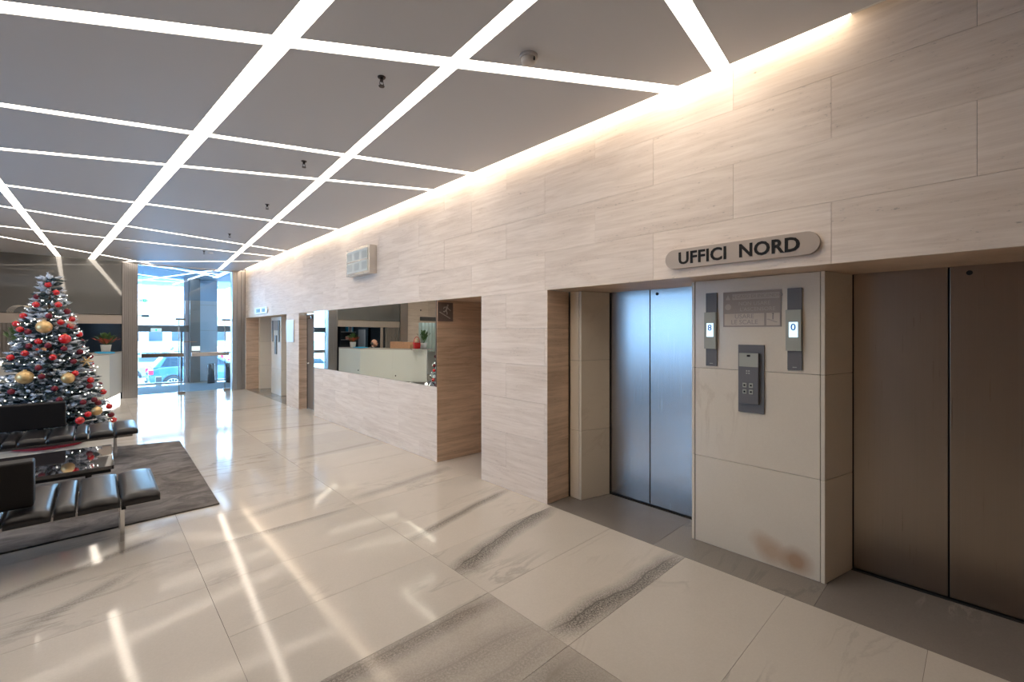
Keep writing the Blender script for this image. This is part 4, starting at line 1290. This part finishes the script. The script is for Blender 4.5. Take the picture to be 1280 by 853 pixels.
hd.sphere((0, -0.125, 1.215), 0.062, 14, 10, (0.9, 0.9, 1.0))
hd.sphere((0, -0.178, 1.255), 0.016, 8, 6, (0.8, 1.2, 1.4))
hd.sphere((-0.080, -0.07, 1.265), 0.024, 8, 6, (0.35, 0.8, 1.3)); hd.sphere((0.080, -0.07, 1.265), 0.024, 8, 6, (0.35, 0.8, 1.3))
hd.tube([(0, -0.02, 1.12), (0, -0.05, 1.20)], 0.052, 12)
hd.build('head', 'skin', per)
MB().sphere((-0.032, -0.168, 1.277), 0.009, 8, 6).sphere((0.032, -0.168, 1.277), 0.009, 8, 6).box(-0.025, 0.025, -0.183, -0.17, 1.212, 1.218).build('eyes_and_mouth', 'letter', per)
MB().sphere((0, -0.035, 1.262), 0.092, 16, 10, (0.86, 0.80, 0.7)).build('hair_fringe', 'door_grey', per)
MB().lathe([(0.062, 1.10), (0.058, 1.15)], 14, (0, -0.025, 0)).build('collar', 'shirt', per)
for s in (-1, 1):
    v = [(s * 0.17, -0.25, 0.83), (s * 0.16, -0.33, 0.825)]
    skin_body('hand', v + [(s * 0.15 + dx, -0.37 - ln, 0.815) for dx, ln in ((-0.027, 0.02), (-0.01, 0.035), (0.008, 0.032), (0.025, 0.018))] + [(s * 0.16 - s * 0.05, -0.33, 0.815)],
              [(0, 1), (1, 2), (1, 3), (1, 4), (1, 5), (0, 6)], [0.025, 0.03, 0.009, 0.009, 0.009, 0.008, 0.010], 'skin', per, 1)

# office chair for the clerk
t = empty('office_chair', (-0.40, 13.45, 0), math.radians(-62), label='dark office chair the clerk sits on behind the desk', cat='chair')
MB().box(-0.24, 0.24, -0.24, 0.24, 0.40, 0.47).build('seat', 'suit', t, bevel=0.02)
MB().box(-0.22, 0.22, 0.26, 0.31, 0.55, 1.0).build('backrest', 'suit', t, bevel=0.02)
MB().tube([(0, 0, 0.05), (0, 0, 0.40)], 0.03, 10).build('column', 'steel', t)
b_ = MB()
for k in range(5):
    a = 2 * PI * k / 5
    b_.tube([(0, 0, 0.07), (0.28 * math.cos(a), 0.28 * math.sin(a), 0.03)], 0.02, 6)
b_.build('star_base', 'black', t)

# ------------------------------------------------------------------ rug, benches, table
rug = MB().prism(ccw([(0.836, 4.845), (0.895, 8.03), (0.21, 8.20), (-2.4, 8.45), (-2.4, 4.80), (-0.5, 4.827)]), 0.0, 0.014).build('rug', 'rug', bevel=0.004)
tag(rug, 'mottled grey brown rug under the benches and low table', 'rug')

def cushion(x0, x1, y0, y1, z0, z1, dome=0.012):
    bm = bmesh.new()
    nx, ny = 10, 12
    w, l = x1 - x0, y1 - y0
    top, bot = [], []
    for j in range(ny + 1):
        rt, rb = [], []
        v = j / ny
        for i in range(nx + 1):
            u = i / nx
            ex = min(u, 1 - u) * w
            ey = min(v, 1 - v) * l
            e = min(ex, ey)
            rr = 0.012
            drop = 0 if e > rr else rr - math.sqrt(max(0, rr * rr - (rr - e) ** 2))
            z = z1 - dome + dome * (1 - (2 * u - 1) ** 2) - drop + 0.004 * (1 - (2 * v - 1) ** 4)
            rt.append(bm.verts.new((x0 + w * u, y0 + l * v, z)))
            drop2 = 0 if e > 0.012 else 0.012 - math.sqrt(max(0, 0.012 ** 2 - (0.012 - e) ** 2))
            rb.append(bm.verts.new((x0 + w * u, y0 + l * v, z0 + drop2)))
        top.append(rt); bot.append(rb)
    for j in range(ny):
        for i in range(nx):
            bm.faces.new((top[j][i], top[j][i + 1], top[j + 1][i + 1], top[j + 1][i])).smooth = True
            bm.faces.new((bot[j][i], bot[j + 1][i], bot[j + 1][i + 1], bot[j][i + 1])).smooth = True
    for i in range(nx):
        bm.faces.new((bot[0][i], bot[0][i + 1], top[0][i + 1], top[0][i])).smooth = True
        bm.faces.new((bot[ny][i + 1], bot[ny][i], top[ny][i], top[ny][i + 1])).smooth = True
    for j in range(ny):
        bm.faces.new((bot[j + 1][0], bot[j][0], top[j][0], top[j + 1][0])).smooth = True
        bm.faces.new((bot[j][nx], bot[j + 1][nx], top[j + 1][nx], top[j][nx])).smooth = True
    mb = MB(); mb.bm.free(); mb.bm = bm
    return mb
def bench(x_right, y0, y1, back_y, label, zf):
    t = empty('leather_bench', (x_right, (y0 + y1) / 2, 0), label=label, cat='bench', group='leather benches by the tree')
    hy = (y1 - y0) / 2
    x = 0.0
    for k, w in enumerate((0.215, 0.217, 0.105, 0.213, 0.213, 0.105, 0.215, 0.215)):
        cushion(x - w, x, -hy, hy, 0.325, 0.408).build('cushion', 'leather', t)
        if k in (0, 7):
            pass
        x -= w + 0.012
    xe = x
    f = MB()
    for y in (-0.27, 0.27): f.box(xe + 0.03, -0.05, y - 0.015, y + 0.015, 0.295, 0.324)
    f.build('frame_rail', 'steel', t)
    for xx in (-0.206, xe + 0.25):
        for y in (-0.155, 0.155):
            MB().box(xx - 0.013, xx + 0.013, y - 0.013 - 0.0, y + 0.013, zf if not (xx > -1 and y < 0 and zf == 0.0) else 0.0, 0.325).build('leg', 'chrome', t, bevel=0.002)
        MB().box(xx - 0.012, xx + 0.012, -hy + 0.03, hy - 0.03, 0.308, 0.326).build('cross_bar', 'black', t)
    by = back_y - (y0 + y1) / 2
    bk = MB().box(-1.60, -0.658, by - 0.07, by + 0.07, 0.425, 0.733).build('backrest', 'leather_back', t, bevel=0.016, seg=3)
    MB().box(-1.25, -1.20, by - 0.03, by + 0.03, 0.33, 0.43).box(-0.90, -0.85, by - 0.03, by + 0.03, 0.33, 0.43).build('backrest_support', 'black', t)
    return t
bench(0.355, 4.245, 5.075, 4.43, 'low black leather bench nearest the camera, sectioned seat and low backrest', 0.0)
bench(0.388, 7.20, 7.97, 7.86, 'low black leather bench in front of the Christmas tree, backrest on its far side', 0.0145)
t = empty('coffee_table', (-0.60, 6.10, 0), label='low dark glass coffee table between the two leather benches', cat='table')
MB().box(-0.80, 0.725, -0.535, 0.52, 0.318, 0.352).build('tabletop', 'tabletop', t, bevel=0.002)
MB().box(-0.78, 0.705, -0.50, 0.49, 0.285, 0.317).build('apron', 'black', t)
for x in (-0.7, 0.55):
    for y in (-0.42, 0.40): MB().box(x - 0.02, x + 0.02, y - 0.02, y + 0.02, 0.014, 0.286).build('leg', 'black', t)
MB().box(0.7255, 0.729, -0.53, 0.515, 0.319, 0.351).build('polished_edge', 'chrome', t)

# ------------------------------------------------------------------ Christmas tree
TX, TY = -0.474, 9.05
TB, TT = 0.17, 2.31
def RT(z):
    f = max(0.0, min(1.0, (2.39 - z) / 2.17))
    return 0.71 * f ** 0.80
tree = empty('christmas_tree', (TX, TY, 0), label='tall flocked Christmas tree with red and gold ornaments behind the benches', cat='tree')
MB().tube([(0, 0, 0.0), (0, 0, 1.2), (0, 0, TT - 0.1)], [0.05, 0.035, 0.01], 8).build('trunk', 'trunk', tree)
MB().lathe([(0.20, 0), (0.20, 0.03), (0.06, 0.06)], 16).build('stand', 'black', tree)
fo = bmesh.new()
def sprig(p, d, L, r, white):
    d = d.normalized()
    a = d.cross(Vector((0.3, 0.2, 1))).normalized()
    b = d.cross(a)
    n = 26
    for k in range(n):
        f = (k + random.random()) / n
        ang = k * 2.4 + random.random()
        base = p + d * L * f
        out = (a * math.cos(ang) + b * math.sin(ang)) * r * (1.0 - 0.55 * f) + d * 0.028
        w = d.cross(out).normalized() * random.uniform(0.0045, 0.0075)
        v = [fo.verts.new(q) for q in (base - w, base + w, base + out)]
        fc = fo.faces.new(v)
        fc.material_index = 1 if random.random() < white * (0.35 + 0.75 * f) else 0
    # thick core of packed needles, snowy on most sprigs
    mi_ = 1 if random.random() < white else 0
    prev = None
    for f, q in ((0.15, 0.35), (0.45, 0.62), (0.8, 0.55), (1.02, 0.12)):
        ring = [fo.verts.new(p + d * L * f + (a * math.cos(t * 1.2566) + b * math.sin(t * 1.2566)) * r * q * random.uniform(0.75, 1.2)) for t in range(5)]
        if prev:
            for t in range(5): fo.faces.new((prev[t], prev[(t + 1) % 5], ring[(t + 1) % 5], ring[t])).material_index = mi_
        prev = ring
    if random.random() < white:
        s_ = [fo.verts.new(p + d * (L * 0.55) + a * 0.016), fo.verts.new(p + d * (L * 0.55) - a * 0.008 + b * 0.014), fo.verts.new(p + d * (L * 0.55) - a * 0.008 - b * 0.014), fo.verts.new(p + d * L * 1.05)]
        for f3 in ((0, 1, 3), (1, 2, 3), (2, 0, 3), (0, 2, 1)):
            fo.faces.new([s_[i] for i in f3]).material_index = 1
NL = 30
for li in range(NL):
    z = TB + (TT - TB) * (li / (NL - 1)) ** 1.02
    R = max(0.03, RT(z) - 0.075)
    nb = max(4, int(5 + 34 * R))
    a0 = random.random() * 6
    for k in range(nb):
        ang = a0 + 2 * PI * k / nb + random.uniform(-0.1, 0.1)
        Rb = R * random.uniform(0.86, 1.08)
        dirv = Vector((math.cos(ang), math.sin(ang), random.uniform(-0.05, 0.25)))
        steps = max(1, int(Rb / 0.10))
        for s in range(steps):
            f = (s + 1) / steps
            if f < 0.35: continue
            p = Vector((0, 0, z + 0.03)) + dirv * Rb * f * 0.85
            for side in (-1, 0, 1):
                if side and random.random() < 0.15: continue
                dd = Vector((math.cos(ang + side * 0.8), math.sin(ang + side * 0.8), random.uniform(-0.15, 0.4)))
                sprig(p, dd, random.uniform(0.08, 0.13), random.uniform(0.026, 0.038), random.choice((0.15, 0.5, 0.8)))
for k in range(16):
    sprig(Vector((0, 0, TT - 0.16 + k * 0.010)), Vector((random.uniform(-0.22, 0.22), random.uniform(-0.22, 0.22), 1)), 0.13, 0.034, 0.95)
me = bpy.data.meshes.new('foliage')
fo.to_mesh(me)
fo.free()
me.materials.append(M['needle']); me.materials.append(M['flock'])
fol = bpy.data.objects.new('foliage', me)
col.objects.link(fol)
fol.parent = tree
fol['kind'] = 'stuff'
# baubles
def on_tree(px, py):
    """point on the front of the crown that shows at this pixel"""
    r = Vector(ray(px, py))
    best = None
    t_ = 4.5
    while t_ < 8.0:
        q = Vector((0, 0, 1.6)) + r * t_
        rr = math.hypot(q.x - TX, q.y - TY)
        if rr < RT(q.z) + 0.02: return q
        if best is None or rr - RT(q.z) < best[0]: best = (rr - RT(q.z), q.copy())
        t_ += 0.01
    return best[1]
bauble_cache = {}
def bauble(p, r, m, label, group=None, name='bauble'):
    key = (round(r, 3), m)
    if key not in bauble_cache:
        o = MB().sphere((0, 0, 0), r, 18, 12).build(name, m)
        c_ = MB().lathe([(r * 0.22, r * 0.95), (r * 0.22, r * 1.12)], 10).build('cap', 'bgold', o)
        c_.data.transform(Matrix.Identity(4))
        o.location = p
        bauble_cache[key] = o
    else:
        o = copy_tree(bauble_cache[key])
        o.location = p
    tag(o, label, 'bauble', group)
    return o
bauble(on_tree(55, 409), 0.085, 'bgold', 'large gold bauble high on the tree, below the ribbon')
bauble(on_tree(31, 472), 0.088, 'bgold', 'large gold bauble low on the left, just above the far bench backrest')
bauble(on_tree(85, 473), 0.072, 'bgold', 'gold bauble low on the right half of the tree')
bauble(on_tree(121, 514), 0.062, 'bgold', 'gold bauble at the lower right edge of the tree, near the glowing plinth')
bauble(on_tree(81, 424), 0.068, 'bred', 'largest shiny red bauble, right of the high gold bauble')
bauble(on_tree(100, 526), 0.050, 'bred', 'shiny red bauble lowest on the right, just above the bench seat')
for i, (px, py) in enumerate(sorted(((60, 356), (70, 366), (45, 381), (73, 381), (29, 395), (76, 403), (48, 427), (31, 442), (66, 447), (94, 467), (13, 447), (20, 405), (110, 518), (88, 408), (25, 412)), key=lambda q: q[1])):
    bauble(on_tree(px, py), 0.040, 'bred', ORD[i] + ' small glossy red bauble counted down from the tree top, on the ' + ('left' if px < 61 else 'right') + ' half', 'small red baubles on the tree')
for i, (px, py) in enumerate(sorted(((52, 471), (61, 395), (68, 486), (35, 415), (48, 460), (60, 432), (118, 500), (80, 436), (100, 440), (14, 490), (36, 433), (104, 503), (112, 483), (46, 371), (92, 452), (74, 500)), key=lambda q: q[1])):
    bauble(on_tree(px, py), 0.036, 'bdark', ORD[i] + ' dull crimson ball counted down from the tree top, on the ' + ('left' if px < 61 else 'right') + ' half', 'crimson balls on the tree')
back = []
for k in range(16):
    z = 0.25 + 1.75 * k / 16
    a = random.uniform(-0.75, 0.55)          # towards the travertine wall: seen in the mirror
    back.append(Vector((TX + math.cos(a) * RT(z) * 0.97, TY + math.sin(a) * RT(z) * 0.97, z)))
for k, p in enumerate(sorted(back, key=lambda v: -v.z)):
    bauble(p, 0.040, 'bred' if k % 2 else 'bdark', ORD[k] + (' glossy' if k % 2 else ' dull') + ' red ball from the top on the tree side facing the mirror', 'red balls on the mirror side of the tree')
# gold star flower
st_ = MB()
q = on_tree(108, 452)
for k in range(6):
    a = PI * k / 3
    v = [st_.bm.verts.new(Vector(p_)) for p_ in ((0, -0.02, 0), (0.03 * math.cos(a + 0.4), 0, 0.03 * math.sin(a + 0.4)), (0.095 * math.cos(a), 0.012, 0.095 * math.sin(a)), (0.03 * math.cos(a - 0.4), 0, 0.03 * math.sin(a - 0.4)))]
    st_.bm.faces.new((v[0], v[1], v[2])); st_.bm.faces.new((v[0], v[2], v[3])); st_.bm.faces.new((v[1], v[3], v[2]))
tag(st_.build('star_ornament', 'bgold', loc=q), 'six pointed gold flower ornament at the right edge of the tree', 'ornament')
# light string
lt, wr_ = MB(), MB()
prev = []
turns = 7
for k in range(330):
    f = k / 330
    z = TB + 0.12 + (TT - TB - 0.35) * f + 0.035 * math.sin(k * 0.9)
    a = f * turns * 2 * PI
    rr = RT(z) * 0.96 + random.uniform(-0.02, 0.03)
    p = Vector((math.cos(a) * rr, math.sin(a) * rr, z))
    prev.append(p)
    if random.random() < 0.80:
        c_ = p + Vector((random.uniform(-0.02, 0.02), random.uniform(-0.02, 0.02), random.uniform(-0.03, 0.03)))
        bmesh.ops.create_icosphere(lt.bm, subdivisions=1, radius=random.uniform(0.004, 0.0065), matrix=Matrix.Translation(c_))
wr_.tube(prev, 0.0022, 3)
sl_ = empty('string_lights', (TX, TY, 0), label='string of tiny white lights wound around the Christmas tree', cat='lights')
o = lt.build('bulbs', 'led', sl_); o['kind'] = 'stuff'
wr_.build('cable', 'wire', sl_)
# ribbon loops of open mesh
def ribbon(px, py, w, label):
    q = on_tree(px, py)
    m_ = MB()
    for j in range(7):
        pts_ = []
        for i in range(15):
            a = PI * i / 14
            pts_.append((-w * math.cos(a), (j - 3) * 0.018, w * 0.75 * math.sin(a)))
        m_.tube(pts_, 0.0022, 3)
    for i in range(15):
        a = PI * i / 14
        m_.tube([(-w * math.cos(a), -0.054, w * 0.75 * math.sin(a)), (-w * math.cos(a), 0.054, w * 0.75 * math.sin(a))], 0.0018, 3)
    o = m_.build('mesh_ribbon', 'ribbon', loc=q, rotz=-0.5)
    tag(o, label, 'ribbon')
ribbon(27, 391, 0.13, 'open gold mesh ribbon loop at the upper left of the tree')
ribbon(80, 408, 0.10, 'open gold mesh ribbon loop at the upper right of the tree')
# skirt
sk = MB()
ring0 = []
for i in range(40):
    a = 2 * PI * i / 40
    ring0.append((0.36 * math.cos(a) * (1 + 0.03 * math.sin(6 * a)), 0.36 * math.sin(a) * (1 + 0.03 * math.sin(6 * a))))
sk.prism(ring0, 0.001, 0.02)
tag(sk.build('tree_skirt', 'skirt', loc=(TX, TY, 0)), 'round red cloth skirt on the floor under the Christmas tree', 'cloth')
